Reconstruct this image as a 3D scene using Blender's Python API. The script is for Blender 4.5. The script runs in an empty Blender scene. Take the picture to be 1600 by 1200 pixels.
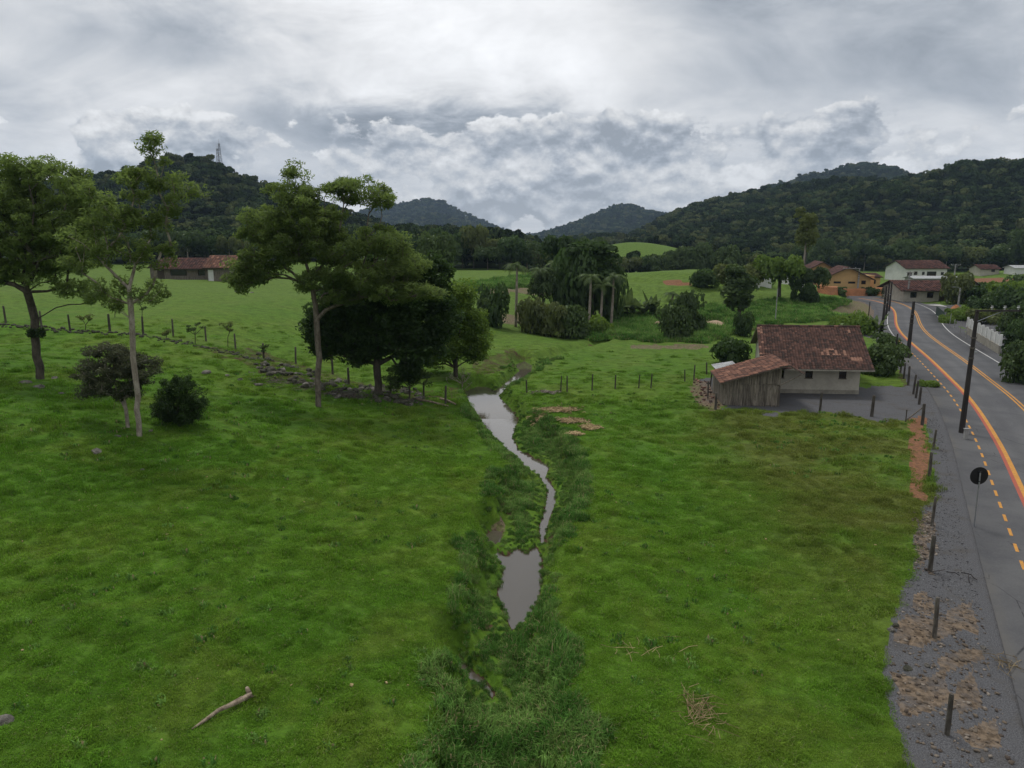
import bpy, math, random
import numpy as np
from math import sin, cos, tan, atan2, sqrt, pi, radians

# ------------------------------------------------------------------ camera, light, exposure
S = bpy.context.scene
COL = S.collection
F, H, PIT = 1109.0, 13.0, math.atan(225 / 1109.0)
cd = bpy.data.cameras.new('camera'); cam = bpy.data.objects.new('camera', cd); COL.objects.link(cam)
cd.sensor_width = 36; cd.lens = F / 1600 * 36; cd.clip_start = 0.1; cd.clip_end = 9000
cam.location = (0, 0, H); cam.rotation_euler = (pi / 2 - PIT, 0, 0)
S.camera = cam
S.view_settings.view_transform = 'Standard'; S.view_settings.look = 'None'
S.view_settings.gamma = 1; S.view_settings.use_curve_mapping = False
S.view_settings.exposure = 0.2
SUN_EL, SUN_AZ = radians(66), radians(-30)
sl = bpy.data.lights.new('sun', 'SUN'); sl.energy = 1.45; sl.angle = radians(14); sl.color = (1, .97, .92)
so = bpy.data.objects.new('sun', sl); COL.objects.link(so)
so.rotation_euler = (pi / 2 - SUN_EL, 0, pi - SUN_AZ)
S.cycles.max_bounces = 5; S.cycles.diffuse_bounces = 2; S.cycles.transparent_max_bounces = 4
S.cycles.volume_bounces = 0; S.cycles.use_denoising = True; S.cycles.caustics_reflective = False

class NT:
    def __init__(s, nt): s.nt = nt
    def n(s, t, ins=None, **kw):
        nd = s.nt.nodes.new(t)
        for k, v in kw.items(): setattr(nd, k, v)
        for k, v in (ins or {}).items(): s.set(nd.inputs[k], v)
        return nd
    def set(s, sock, v):
        if hasattr(v, 'is_linked') or isinstance(v, bpy.types.NodeSocket): s.nt.links.new(v, sock)
        elif isinstance(v, bpy.types.Node): s.nt.links.new(v.outputs[0], sock)
        else:
            if isinstance(v, tuple) and len(v) == 3 and sock.type == 'RGBA': v = (*v, 1)
            sock.default_value = v
    def m(s, op, a, b=0.0, c=0.0, clamp=False):
        nd = s.nt.nodes.new('ShaderNodeMath'); nd.operation = op; nd.use_clamp = clamp
        s.set(nd.inputs[0], a); s.set(nd.inputs[1], b); s.set(nd.inputs[2], c); return nd.outputs[0]
    def mr(s, v, a, b, c=0.0, d=1.0, smooth=True):
        nd = s.nt.nodes.new('ShaderNodeMapRange'); nd.interpolation_type = 'SMOOTHSTEP' if smooth else 'LINEAR'
        s.set(nd.inputs[0], v)
        for i, x in enumerate((a, b, c, d)): s.set(nd.inputs[i + 1], x)
        return nd.outputs[0]
    def noise(s, vec, scale, detail=4, rough=.5, dist=0.0):
        nd = s.nt.nodes.new('ShaderNodeTexNoise'); s.set(nd.inputs['Vector'], vec)
        s.set(nd.inputs['Scale'], scale); nd.inputs['Detail'].default_value = detail
        nd.inputs['Roughness'].default_value = rough; nd.inputs['Distortion'].default_value = dist
        return nd.outputs[0]
    def mix(s, f, a, b, mode='MIX'):
        nd = s.nt.nodes.new('ShaderNodeMix'); nd.data_type = 'RGBA'; nd.blend_type = mode
        s.set(nd.inputs[0], f); s.set(nd.inputs[6], a); s.set(nd.inputs[7], b); return nd.outputs[2]
    def scale(s, vec, v):
        nd = s.nt.nodes.new('ShaderNodeVectorMath'); nd.operation = 'MULTIPLY'
        s.set(nd.inputs[0], vec); s.set(nd.inputs[1], v); return nd.outputs[0]

def ray(px, py):
    u = (px - 800) / F; v = (600 - py) / F
    return np.array([u, cos(PIT) + v * sin(PIT), -sin(PIT) + v * cos(PIT)])

# ------------------------------------------------------------------ sky
W = bpy.data.worlds.new('World'); S.world = W; W.use_nodes = True
def build_sky():
    nt = W.node_tree; nt.nodes.clear(); N = NT(nt)
    tc = N.n('ShaderNodeTexCoord').outputs['Generated']
    sep = N.n('ShaderNodeSeparateXYZ', {0: tc}); x, y, z = sep.outputs
    zc = N.m('MAXIMUM', z, 0.0)
    az = N.m('ARCTAN2', x, y); el = N.m('ARCSINE', zc)
    sky = N.n('ShaderNodeTexSky', sky_type='NISHITA', sun_disc=False, sun_elevation=SUN_EL, sun_rotation=SUN_AZ)
    # high layer, projected on a plane so that it streaks towards the horizon
    den = N.m('ADD', zc, 0.30)
    pl = N.n('ShaderNodeCombineXYZ', {0: N.m('DIVIDE', x, den), 1: N.m('MULTIPLY', N.m('DIVIDE', y, den), 1.15), 2: 3.7}).outputs[0]
    n1 = N.noise(pl, 1.7, 8, .58, .6)
    n2 = N.noise(pl, 5.5, 8, .62, .4)
    base = N.m('ADD', N.m('MULTIPLY', N.m('SUBTRACT', n1, .5), 1.5), N.m('MULTIPLY', N.m('SUBTRACT', n2, .5), .55))
    val = N.m('ADD', 5.3, N.m('MULTIPLY', base, 5.0))
    def blob(px, py, sa, se, amp):
        d = ray(px, py); a0 = atan2(d[0], d[1]); e0 = math.asin(d[2] / np.linalg.norm(d))
        wob = N.m('MULTIPLY', N.m('SUBTRACT', n2, .5), .5)
        a = N.m('DIVIDE', N.m('SUBTRACT', N.m('ADD', az, N.m('MULTIPLY', wob, .35)), a0), sa)
        e = N.m('DIVIDE', N.m('SUBTRACT', N.m('ADD', el, N.m('MULTIPLY', wob, .12)), e0), se)
        r2 = N.m('ADD', N.m('MULTIPLY', a, a), N.m('MULTIPLY', e, e))
        return N.m('MULTIPLY', N.m('EXPONENT', N.m('MULTIPLY', r2, -1.0)), amp)
    for b in [(740, 50, .26, .10, 1.7), (330, 150, .26, .045, 1.3), (930, 120, .16, .06, 1.5), (640, 200, .20, .030, -3.4),
              (440, 175, .12, .03, -1.2), (1330, 60, .32, .10, -1.3), (1130, 10, .10, .05, -.8), (150, 60, .10, .05, -.9),
              (330, 60, .10, .03, -.9), (1420, 190, .16, .03, 1.1), (80, 260, .14, .03, .8)]:
        val = N.m('ADD', val, blob(*b))
    val = N.m('MAXIMUM', val, 2.0)
    tone = N.mr(val, 2.6, 6.5)
    high = N.mix(tone, (.82, .895, 1.0), (.985, .99, 1.0))
    hv = N.n('ShaderNodeCombineXYZ', {0: val, 1: val, 2: val}).outputs[0]
    high = N.mix(1.0, high, hv, 'MULTIPLY')
    # cumulus bank above the hills, lit from above
    def puff(dv):
        v = N.n('ShaderNodeCombineXYZ', {0: N.m('MULTIPLY', az, 1.0), 1: N.m('MULTIPLY', N.m('ADD', el, dv), 1.45), 2: 1.3}).outputs[0]
        a = N.noise(v, 6.0, 9, .56, .15); b = N.noise(v, 22.0, 5, .6, .0)
        return N.m('ADD', N.m('MULTIPLY', a, .75), N.m('MULTIPLY', b, .25))
    p0 = puff(0.0); p1 = puff(0.011); p2 = puff(.035)
    win = N.m('MULTIPLY', N.mr(el, .225, .125), 1.0)
    m = N.m('ADD', p0, N.m('MULTIPLY', N.m('SUBTRACT', win, 1.0), .42))
    mask = N.mr(m, .42, .452)
    lit = N.m('ADD', N.m('MULTIPLY', N.m('SUBTRACT', p0, p1), 21.0), N.m('MULTIPLY', N.m('SUBTRACT', p0, p2), 9.0))
    edge = N.mr(m, .60, .42, -.3, 1.1)
    pv = N.m('ADD', 4.3, N.m('ADD', N.m('MULTIPLY', lit, 1.15), N.m('MULTIPLY', edge, .8)))
    pv = N.m('MINIMUM', N.m('MAXIMUM', pv, 2.9), 7.0)
    pc = N.mix(N.mr(pv, 3.2, 6.0), (.84, .905, 1.0), (1, 1, 1))
    pc = N.mix(1.0, pc, N.n('ShaderNodeCombineXYZ', {0: pv, 1: pv, 2: pv}).outputs[0], 'MULTIPLY')
    cl = N.mix(mask, high, pc)
    # veil low at the horizon
    veil = N.mr(el, .12, .0)
    cl = N.mix(N.m('MULTIPLY', veil, .35), cl, (4.3, 4.65, 5.1))
    fin = N.mix(.985, sky.outputs[0], cl)
    bg = N.n('ShaderNodeBackground', {0: fin, 1: 0.12})
    out = N.n('ShaderNodeOutputWorld', {0: bg})
build_sky()
W.cycles.sampling_method = 'MANUAL'; W.cycles.sample_map_resolution = 512

# ------------------------------------------------------------------ noise and terrain height
def _hash(ix, iy, seed):
    h = (ix.astype(np.int64) * 374761393 + iy.astype(np.int64) * 668265263 + seed * 1442695041) & 0x7fffffff
    h = ((h ^ (h >> 13)) * 1274126177) & 0x7fffffff
    return ((h ^ (h >> 16)) & 0xffff) / 65535.0
def vnoise(x, y, seed=0):
    ix = np.floor(x); iy = np.floor(y); fx = x - ix; fy = y - iy
    fx = fx * fx * (3 - 2 * fx); fy = fy * fy * (3 - 2 * fy)
    a = _hash(ix, iy, seed); b = _hash(ix + 1, iy, seed); c = _hash(ix, iy + 1, seed); d = _hash(ix + 1, iy + 1, seed)
    return (a * (1 - fx) + b * fx) * (1 - fy) + (c * (1 - fx) + d * fx) * fy - .5
def fbm(x, y, sc, oct=3, seed=0):
    s = 0; a = 1.0
    for i in range(oct):
        s = s + a * vnoise(x / sc + 17.3 * i, y / sc - 9.1 * i, seed + i); a *= .5; sc *= .47
    return s
def sm(t):
    t = np.clip(t, 0, 1); return t * t * (3 - 2 * t)
def onplane(px, py, z=0.0):
    d = ray(px, py); t = (z - H) / d[2]; return (d[0] * t, d[1] * t)
def seg_dist(x, y, pts, closed=False):
    best = np.full(x.shape, 1e9)
    n = len(pts)
    for i in range(n if closed else n - 1):
        ax, ay = pts[i]; bx, by = pts[(i + 1) % n]
        dx, dy = bx - ax, by - ay; L = dx * dx + dy * dy + 1e-9
        t = np.clip(((x - ax) * dx + (y - ay) * dy) / L, 0, 1)
        best = np.minimum(best, (x - ax - t * dx) ** 2 + (y - ay - t * dy) ** 2)
    return np.sqrt(best)
def inside(x, y, pts):
    r = np.zeros(x.shape, bool); n = len(pts)
    for i in range(n):
        ax, ay = pts[i]; bx, by = pts[(i + 1) % n]
        if ay == by: continue
        c = ((ay > y) != (by > y)) & (x < (bx - ax) * (y - ay) / (by - ay) + ax)
        r ^= c
    return r

WZ = -1.25
CH = [(560, 1500), (650, 1200), (690, 1120), (684, 1060), (704, 1010), (706, 940), (722, 885), (742, 840), (758, 800), (768, 745), (800, 722), (772, 700),
      (742, 665), (722, 628), (726, 606), (760, 598), (790, 582), (800, 562), (840, 555), (880, 542), (925, 530), (960, 524), (965, 530), (935, 541),
      (890, 556), (850, 574), (826, 592), (796, 606), (804, 622), (845, 640), (885, 676), (918, 728), (918, 776), (896, 800), (876, 842), (862, 880),
      (862, 945), (872, 1000), (890, 1080), (905, 1140), (915, 1200), (960, 1500)]
CHW = [onplane(a, b, -.1) for a, b in CH]
WA = [[(798, 993), (782, 960), (772, 925), (782, 890), (768, 868), (778, 857), (791, 868), (805, 852), (822, 862), (838, 848), (851, 870), (852, 905), (846, 945), (828, 970)],
      [(842, 860), (838, 825), (848, 795), (852, 765), (840, 745), (818, 730), (806, 716), (790, 704), (760, 672), (735, 640), (724, 618), (745, 610), (768, 612), (800, 640),
       (812, 655), (804, 680), (812, 702), (830, 712), (862, 728), (856, 745), (872, 768), (872, 785), (862, 812), (854, 850)],
      [(766, 611), (784, 601), (798, 589), (810, 579), (801, 571), (818, 563), (834, 571), (832, 583), (814, 597), (792, 611), (776, 617)],
      [(705, 1030), (722, 1020), (735, 1040), (762, 1060), (780, 1085), (770, 1100), (745, 1075), (712, 1052)],
      [(752, 838), (768, 826), (790, 830), (785, 850), (765, 858)]]
WL = [WZ, WZ, -.75, WZ, WZ]
def wlev(y): return WZ + .5 * np.clip((y - 56.0) / 13, 0, 1)
WAW = [[onplane(a, b, WL[i]) for a, b in p] for i, p in enumerate(WA)]
CC = sorted([onplane(a, b, -1) for a, b in [(800, 1500), (780, 1200), (770, 1080), (800, 990), (815, 900), (850, 830), (862, 780), (845, 735), (820, 715), (780, 650), (748, 614), (790, 600), (818, 575), (870, 550), (930, 534)]] + [(0, -60), (30, 160), (30, 5000)], key=lambda q: q[1])
CCx = np.array([q[0] for q in CC]); CCy = np.array([q[1] for q in CC])

# road: the solid orange line is the guide curve, everything else is offset from it
OR = [(-6, -30), (4, -8), (12.5, 9), (16.6, 16.5), (21.2, 25.2), (26.1, 34.3), (28.0, 37.8), (30.8, 43), (33.5, 48.3), (36.3, 54), (39.0, 59.9), (41.9, 66.9), (46.5, 78.2), (50.9, 89.6), (55.3, 100.5),
      (60.5, 111.6), (67.6, 125.2), (72.3, 134.8), (76.0, 144), (78.5, 153), (78.8, 162), (76.5, 171), (72, 182), (66, 196), (58, 214), (48, 236), (36, 262)]
def catmull(P, n=8):
    P = [np.array(p, float) for p in P]; P = [2 * P[0] - P[1]] + P + [2 * P[-1] - P[-2]]; out = []
    for i in range(1, len(P) - 2):
        for k in range(n):
            t = k / n; a, b, c, d = P[i - 1:i + 3]
            out.append(.5 * ((2 * b) + (c - a) * t + (2 * a - 5 * b + 4 * c - d) * t * t + (3 * b - a - 3 * c + d) * t ** 3))
    out.append(P[-2]); return np.array(out)
ORC = catmull(OR, 8)
for _ in range(6): ORC[1:-1] = ORC[1:-1] * .5 + (ORC[:-2] + ORC[2:]) * .25
_t = np.gradient(ORC, axis=0); _t /= np.linalg.norm(_t, axis=1)[:, None]
ORN = np.stack([_t[:, 1], -_t[:, 0]], 1)          # to the right of travel
def off(d): return ORC + ORN * d
ROADC = off(2.4)
ROADS = [tuple(p) for p in ROADC[::3]]

def tanel(px, py):
    d = ray(px, py); return d[2] / math.hypot(d[0], d[1]), atan2(d[0], d[1])
def ridge(pts, Db, D, tree):
    a = []; h = []
    for px, py in pts:
        te, az = tanel(px, py); a.append(az); h.append(13 + D * te - tree)
    return np.array(a), np.array(h), Db, D
RIDGES = [
    ridge([(-500, 330), (-300, 300), (0, 272), (140, 260), (200, 252), (262, 240), (330, 250), (400, 272), (440, 284), (520, 310), (600, 345), (680, 372), (740, 400)], 330, 500, 8),
    ridge([(-500, 360), (0, 345), (100, 348), (250, 343), (350, 345), (420, 352), (500, 368), (580, 384), (640, 400), (700, 425)], 238, 330, 7),
    ridge([(480, 420), (540, 380), (600, 352), (680, 344), (740, 350), (780, 352), (815, 364), (850, 382), (880, 400), (910, 420)], 206, 400, 8),
    ridge([(780, 420), (830, 384), (870, 370), (950, 364), (1000, 364), (1060, 370), (1120, 374), (1200, 380), (1300, 400)], 430, 620, 8),
    ridge([(300, 380), (480, 345), (600, 326), (640, 319), (665, 314), (700, 322), (760, 348), (800, 364), (860, 380)], 1500, 2300, 9),
    ridge([(780, 380), (820, 366), (840, 364), (900, 365), (1000, 372)], 2400, 3000, 9),
    ridge([(820, 378), (845, 364), (870, 357), (920, 337), (960, 321), (985, 317), (1025, 329), (1060, 340), (1150, 365)], 1300, 2000, 9),
    ridge([(900, 420), (960, 385), (990, 362), (1030, 342), (1100, 316), (1150, 304), (1200, 296), (1300, 279), (1400, 272), (1500, 256), (1600, 240), (1800, 205), (2100, 190), (2400, 220)], 345, 800, 9),
    ridge([(1100, 340), (1205, 293), (1260, 276), (1330, 263), (1380, 266), (1440, 280), (1550, 320)], 1100, 1500, 9)]

def tilt_flat(x, y):
    """0 where the ground is made level: road, yard, gravel strip"""
    m = (x > -5) & (x < 115) & (y > -20) & (y < 270)
    f = np.ones(x.shape)
    if m.any():
        d = seg_dist(x[m], y[m], ROADS)
        f[m] = sm((d - 7.5) / 5)
    yd = np.maximum(np.abs(x - 26) - 11, np.abs(y - 62) - 8)
    f = np.minimum(f, sm(yd / 4.0))
    return f

def hfun(x, y, detail=True):
    x = np.asarray(x, float); y = np.asarray(y, float); shp = x.shape; x = x.ravel(); y = y.ravel()
    xc = np.interp(y, CCy, CCx); d = xc - x
    r = np.hypot(x, y)
    left = 4.4 * sm((d - 1) / 42) + 1.4 * sm((d - 38) / 60) + .35 * sm(d / 4)
    left *= 1 - .25 * sm((y - 95) / 80)
    z = left
    z = z + 2.2 * sm((y - 120) / 170) * sm((35 - x) / 60)
    z = z + 6.0 * np.exp(-((x - 40) / 34) ** 2 - ((y - 168) / 38) ** 2)
    z = z + 12.0 * np.exp(-((x - 66) / 34) ** 2 - ((y - 385) / 34) ** 2)
    z = z + 4.2 * sm((x - 128) / 60) * sm((y - 175) / 50) * sm((260 - y) / 20)
    az = np.arctan2(x, y); far = r > 200
    if far.any():
        rf = r[far]; af = az[far]; zf = z[far].copy(); z0 = z[far]; ex = np.zeros(rf.shape)
        und = fbm(x[far], y[far], 130, 4, 40)
        for (A, Hh, Db, D) in RIDGES:
            hc = np.interp(af, A, Hh); w = sm((af - A[0] + .12) / .12) * sm((A[-1] + .12 - af) / .12)
            t = (rf - Db) / (D - Db)
            p = np.where(t < 1, sm(t) * .45 + np.clip(t, 0, 1) * .55, 1 - .5 * sm((t - 1) / 1.4))
            amp = np.clip(hc - 2, 0, None) * w
            cand = amp * p * (1 + .55 * und * np.clip(t, 0, 1) * np.clip(1.15 - t, 0, 1) * 3)
            ex = np.maximum(ex, np.where(t > 0, cand, 0))
        z = z.copy(); z[far] = np.maximum(zf, ex + z0 * np.clip(1 - ex / 12, 0, 1))
    m = (x < 0) & (y > 45) & (y < 90) & (x > -75)
    if m.any():
        wy = np.interp(x[m], [-75, -50, -35, -26, -20, -12, -5], [68, 66.9, 66.2, 65.8, 60.8, 57.5, 56]); dd = y[m] - wy
        zz = z[m]; zz = zz + np.clip((-x[m] - 4) / 14, 0, 1) * (.75 * np.exp(-((dd + 2.2) / 4.5) ** 2) - .45 * np.exp(-((dd - 3) / 5) ** 2)); z = z.copy(); z[m] = zz
    fl = tilt_flat(x, y)
    if detail:
        amp = np.clip(fl, 0, 1)
        z = z + amp * (.30 * fbm(x, y, 17, 2, 3) * np.clip(r / 20, .5, 2.5) + np.where(r < 160, .17 * fbm(x, y, 2.6, 3, 7), 0)) \
            + np.where(r < 70, .10 * np.clip(fbm(x, y * 1.6, 1.1, 2, 77), 0, 1) * amp, 0)
        # terracettes worn by cattle on the knoll
        k = np.exp(-((x - 40) / 30) ** 2 - ((y - 160) / 30) ** 2)
        z = z + k * .42 * np.sin((z + .5 * fbm(x, y, 14, 2, 5)) * 7)
    z = z * fl + (1 - fl) * np.where(y > 100, 0, 0)
    # heaps of dug earth on the verge near the camera
    m = (y < 34) & (x > 9)
    if m.any():
        zz = z[m]; rd = seg_dist(x[m], y[m], ROADS)
        zz = zz + np.clip(.42 * fbm(x[m], y[m], 2.2, 3, 91) + .05, 0, .5) * sm((rd - 5.2) / 1.2) * sm((27 - y[m]) / 4) * sm((x[m] - 10.5) / 1.5)
        z[m] = zz
    # creek
    m = (y > -5) & (y < 130) & (np.abs(x - xc) < 22)
    if m.any():
        xm, ym = x[m], y[m]; wx = xm + .35 * fbm(xm, ym, 1.3, 3, 21); wy = ym + .35 * fbm(xm, ym, 1.3, 3, 22)
        ins = inside(wx, wy, CHW); de = seg_dist(wx, wy, CHW, True)
        zz = z[m]; wl = wlev(ym); fl_ = wl + .22 + .22 * fbm(xm, ym, 1.6, 3, 23)
        k = sm(de / 1.15) * ins
        zz = zz * (1 - k) + fl_ * k
        for P in WAW:
            iw = inside(wx * .3 + xm * .7, wy * .3 + ym * .7, P); dw = seg_dist(xm, ym, P, True)
            bed = wl + .06 - .5 * sm(dw / .7)
            rim = np.minimum(zz, wl + .10 + dw * 1.5)
            zz = np.where(iw, np.minimum(zz, bed), np.where(dw < 1.2, rim, zz))
        z[m] = zz
    m = (x > 0) & (x < 115) & (y < 270)
    if m.any():
        d = seg_dist(x[m], y[m], ROADS); z[m] = np.where(d < 5.0, -.05, z[m])
    return z.reshape(shp)

_ts = np.concatenate([np.geomspace(10, 1200, 900)])
def P(px, py, detail=False):
    """the point of the ground seen along one line of sight: where a thing stands"""
    d = ray(px, py); d = d / np.linalg.norm(d)
    X = d[0] * _ts; Y = d[1] * _ts; Z = H + d[2] * _ts
    h = hfun(X, Y, detail); b = np.nonzero(Z < h)[0]
    if len(b) == 0: i = len(_ts) - 2
    else: i = max(b[0] - 1, 0)
    g0 = Z[i] - h[i]; g1 = Z[i + 1] - h[i + 1]; t = g0 / (g0 - g1 + 1e-9) if g0 > 0 else 0
    q = _ts[i] + t * (_ts[i + 1] - _ts[i]); x, y = d[0] * q, d[1] * q
    return np.array([x, y, float(hfun(np.array([x]), np.array([y]))[0])])
def at_depth(px, py, Y):
    d = ray(px, py); t = Y / d[1]; return np.array([d[0] * t, Y, H + d[2] * t])
def gz(x, y): return float(hfun(np.array([x]), np.array([y]))[0])
def project(x, y, z):
    fy = y * cos(PIT) - (z - H) * sin(PIT); up = y * sin(PIT) + (z - H) * cos(PIT)
    fy = np.where(fy < .1, .1, fy)
    return 800 + F * x / fy, 600 - F * up / fy

# ------------------------------------------------------------------ materials
def mat(name):
    m = bpy.data.materials.new(name); m.use_nodes = True; m.node_tree.nodes.clear(); return m, NT(m.node_tree)
def finish(N, col, rough=.8, bump=None, bs=.3, bd=.02, spec=.3, metal=0.0):
    ins = {'Base Color': col, 'Roughness': rough, 'Specular IOR Level': spec, 'Metallic': metal}
    b = N.n('ShaderNodeBsdfPrincipled', ins)
    if bump is not None:
        bp = N.n('ShaderNodeBump', {'Height': bump, 'Strength': bs, 'Distance': bd}); N.set(b.inputs['Normal'], bp.outputs[0])
    N.n('ShaderNodeOutputMaterial', {0: b}); return b
def pos(N): return N.n('ShaderNodeNewGeometry').outputs['Position']
def attr(N, name, out='Fac'):
    return N.n('ShaderNodeAttribute', attribute_name=name).outputs[out]
def simple(name, c1, c2=None, sc=3.0, rough=.8, bs=.3, bd=.02, stretch=(1, 1, 1), spec=.3, metal=0.0, obj=True, rnd=0.0):
    m, N = mat(name); c2 = c2 or tuple(x * .7 for x in c1)
    v = N.n('ShaderNodeTexCoord').outputs['Object'] if obj else pos(N)
    v = N.scale(v, stretch); n = N.noise(v, sc, 6, .62); n2 = N.noise(v, sc * 7, 3, .6)
    c = N.mix(N.mr(N.m('ADD', N.m('MULTIPLY', n, .7), N.m('MULTIPLY', n2, .3)), .36, .64), c2, c1)
    if rnd:
        oi = N.n('ShaderNodeObjectInfo').outputs['Random']
        f = N.mr(oi, 0, 1, 1 - rnd, 1 + rnd, False)
        c = N.mix(1.0, c, N.n('ShaderNodeCombineXYZ', {0: f, 1: f, 2: f}).outputs[0], 'MULTIPLY')
    finish(N, c, rough, n2, bs, bd, spec, metal); return m

def grass_color(N, p):
    """pasture colour as a function of the place, shared by the soil sheet and the blades on it"""
    p2 = N.scale(p, (1, 1, 0))
    sx = N.n('ShaderNodeSeparateXYZ', {0: p}); x = sx.outputs[0]; y = sx.outputs[1]
    big = N.noise(p2, .045, 3, .5, .5); mid = N.noise(p2, .19, 6, .68, .6); sml = N.noise(N.scale(p2, (1, 1.5, 0)), 1.3, 5, .65)
    c = N.mix(N.mr(big, .38, .62), (.072, .158, .015), (.094, .172, .018))
    c = N.mix(N.m('MULTIPLY', N.mr(mid, .46, .66), .5), c, (.122, .162, .025))       # straw-tinged patches
    c = N.mix(N.m('MULTIPLY', N.mr(mid, .50, .32), .35), c, (.054, .132, .013))       # lush patches
    # right-hand paddock: olive, more grazed
    rt = N.m('MULTIPLY', N.mr(x, 8, 17), N.mr(y, 62, 50))
    c = N.mix(N.m('MULTIPLY', rt, N.mr(N.noise(p2, .14, 6, .65), .34, .58, .2, .85)), c, (.098, .108, .024))
    # valley fields farther off are greener and paler
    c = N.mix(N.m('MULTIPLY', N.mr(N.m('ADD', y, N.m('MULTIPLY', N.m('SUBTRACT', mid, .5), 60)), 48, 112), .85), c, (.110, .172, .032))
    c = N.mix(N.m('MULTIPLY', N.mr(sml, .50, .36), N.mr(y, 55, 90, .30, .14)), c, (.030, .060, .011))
    return c

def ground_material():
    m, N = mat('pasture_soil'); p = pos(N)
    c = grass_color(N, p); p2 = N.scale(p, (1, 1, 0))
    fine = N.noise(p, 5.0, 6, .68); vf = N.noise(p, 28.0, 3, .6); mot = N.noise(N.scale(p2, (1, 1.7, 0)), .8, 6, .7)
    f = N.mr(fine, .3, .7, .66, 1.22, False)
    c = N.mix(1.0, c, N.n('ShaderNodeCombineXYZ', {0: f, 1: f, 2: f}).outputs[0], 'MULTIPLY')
    f2 = N.mr(mot, .36, .60, .72, 1.10)
    c = N.mix(1.0, c, N.n('ShaderNodeCombineXYZ', {0: f2, 1: f2, 2: f2}).outputs[0], 'MULTIPLY')
    # small bare scrapes and dark tussocks further off
    c = N.mix(N.m('MULTIPLY', N.mr(N.noise(N.scale(p2, (1, 1.8, 0)), .42, 5, .7), .66, .74), .6), c, (.045, .058, .014))
    jit = N.m('MULTIPLY', N.m('SUBTRACT', N.noise(p, 1.3, 6, .7), .5), .9)
    A = N.n('ShaderNodeAttribute', attribute_name='ma').outputs['Color']; B = N.n('ShaderNodeAttribute', attribute_name='mb').outputs['Color']
    a = N.n('ShaderNodeSeparateColor', {0: A}); b = N.n('ShaderNodeSeparateColor', {0: B})
    def k(s, lo=.42, hi=.60): return N.mr(N.m('ADD', s, N.m('MULTIPLY', jit, N.m('MULTIPLY', N.m('SUBTRACT', 1.05, s), N.mr(s, 0, .1)))), lo, hi)
    grav = N.mix(N.mr(vf, .35, .65), (.062, .062, .066), (.134, .133, .137))
    grav = N.mix(N.m('MULTIPLY', N.mr(N.noise(p, .8, 4, .6), .5, .7), .6), grav, (.080, .072, .062))
    orange = N.mix(N.mr(fine, .35, .65), (.12, .070, .042), (.27, .125, .065))
    tan_ = N.mix(N.mr(fine, .35, .65), (.085, .062, .042), (.22, .165, .115))
    fl = N.mix(N.mr(fine, .3, .7), (.012, .022, .007), (.03, .05, .012))
    tall = N.mix(N.mr(fine, .3, .7), (.062, .135, .030), (.105, .200, .050))
    mud = N.mix(N.mr(fine, .3, .7), (.030, .020, .012), (.10, .062, .038))
    c = N.mix(k(b.outputs[0]), c, fl); c = N.mix(k(b.outputs[1]), c, tall); c = N.mix(k(b.outputs[2]), c, mud)
    c = N.mix(k(a.outputs[0]), c, grav); c = N.mix(k(a.outputs[1]), c, orange); c = N.mix(k(a.outputs[2]), c, tan_)
    h = N.m('ADD', N.m('MULTIPLY', fine, .7), N.m('MULTIPLY', vf, .3))
    finish(N, c, .95, h, .6, .12, .1); return m

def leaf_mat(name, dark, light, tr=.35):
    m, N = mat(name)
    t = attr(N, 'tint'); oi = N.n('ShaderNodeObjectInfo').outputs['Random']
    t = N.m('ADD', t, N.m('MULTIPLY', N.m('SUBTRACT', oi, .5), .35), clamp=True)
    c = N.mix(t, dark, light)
    d = N.n('ShaderNodeBsdfDiffuse', {0: c}); tl = N.n('ShaderNodeBsdfTranslucent', {0: N.mix(.5, c, tuple(min(1, x * 1.5) for x in light))})
    g = N.n('ShaderNodeBsdfGlossy', {0: (.5, .55, .5), 1: .45})
    a = N.n('ShaderNodeMixShader', {0: tr, 1: d.outputs[0], 2: tl.outputs[0]})
    b = N.n('ShaderNodeMixShader', {0: .035, 1: a.outputs[0], 2: g.outputs[0]})
    N.n('ShaderNodeOutputMaterial', {0: b}); return m

def forest_mat(name, dark, light, warm):
    m, N = mat(name); t = attr(N, 'tint'); oi = N.n('ShaderNodeObjectInfo').outputs['Random']
    c = N.mix(t, dark, light)
    wn = N.noise(N.n('ShaderNodeObjectInfo').outputs['Location'], .31, 2, .6)
    c = N.mix(N.m('MULTIPLY', N.mr(N.m('ADD', wn, N.m('MULTIPLY', N.m('SUBTRACT', oi, .5), .5)), .52, .78), .8), c, warm)
    f = N.mr(oi, 0, 1, .50, 1.55, False)
    c = N.mix(1.0, c, N.n('ShaderNodeCombineXYZ', {0: f, 1: f, 2: f}).outputs[0], 'MULTIPLY')
    d = N.n('ShaderNodeBsdfDiffuse', {0: c}); N.n('ShaderNodeOutputMaterial', {0: d}); return m

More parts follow.
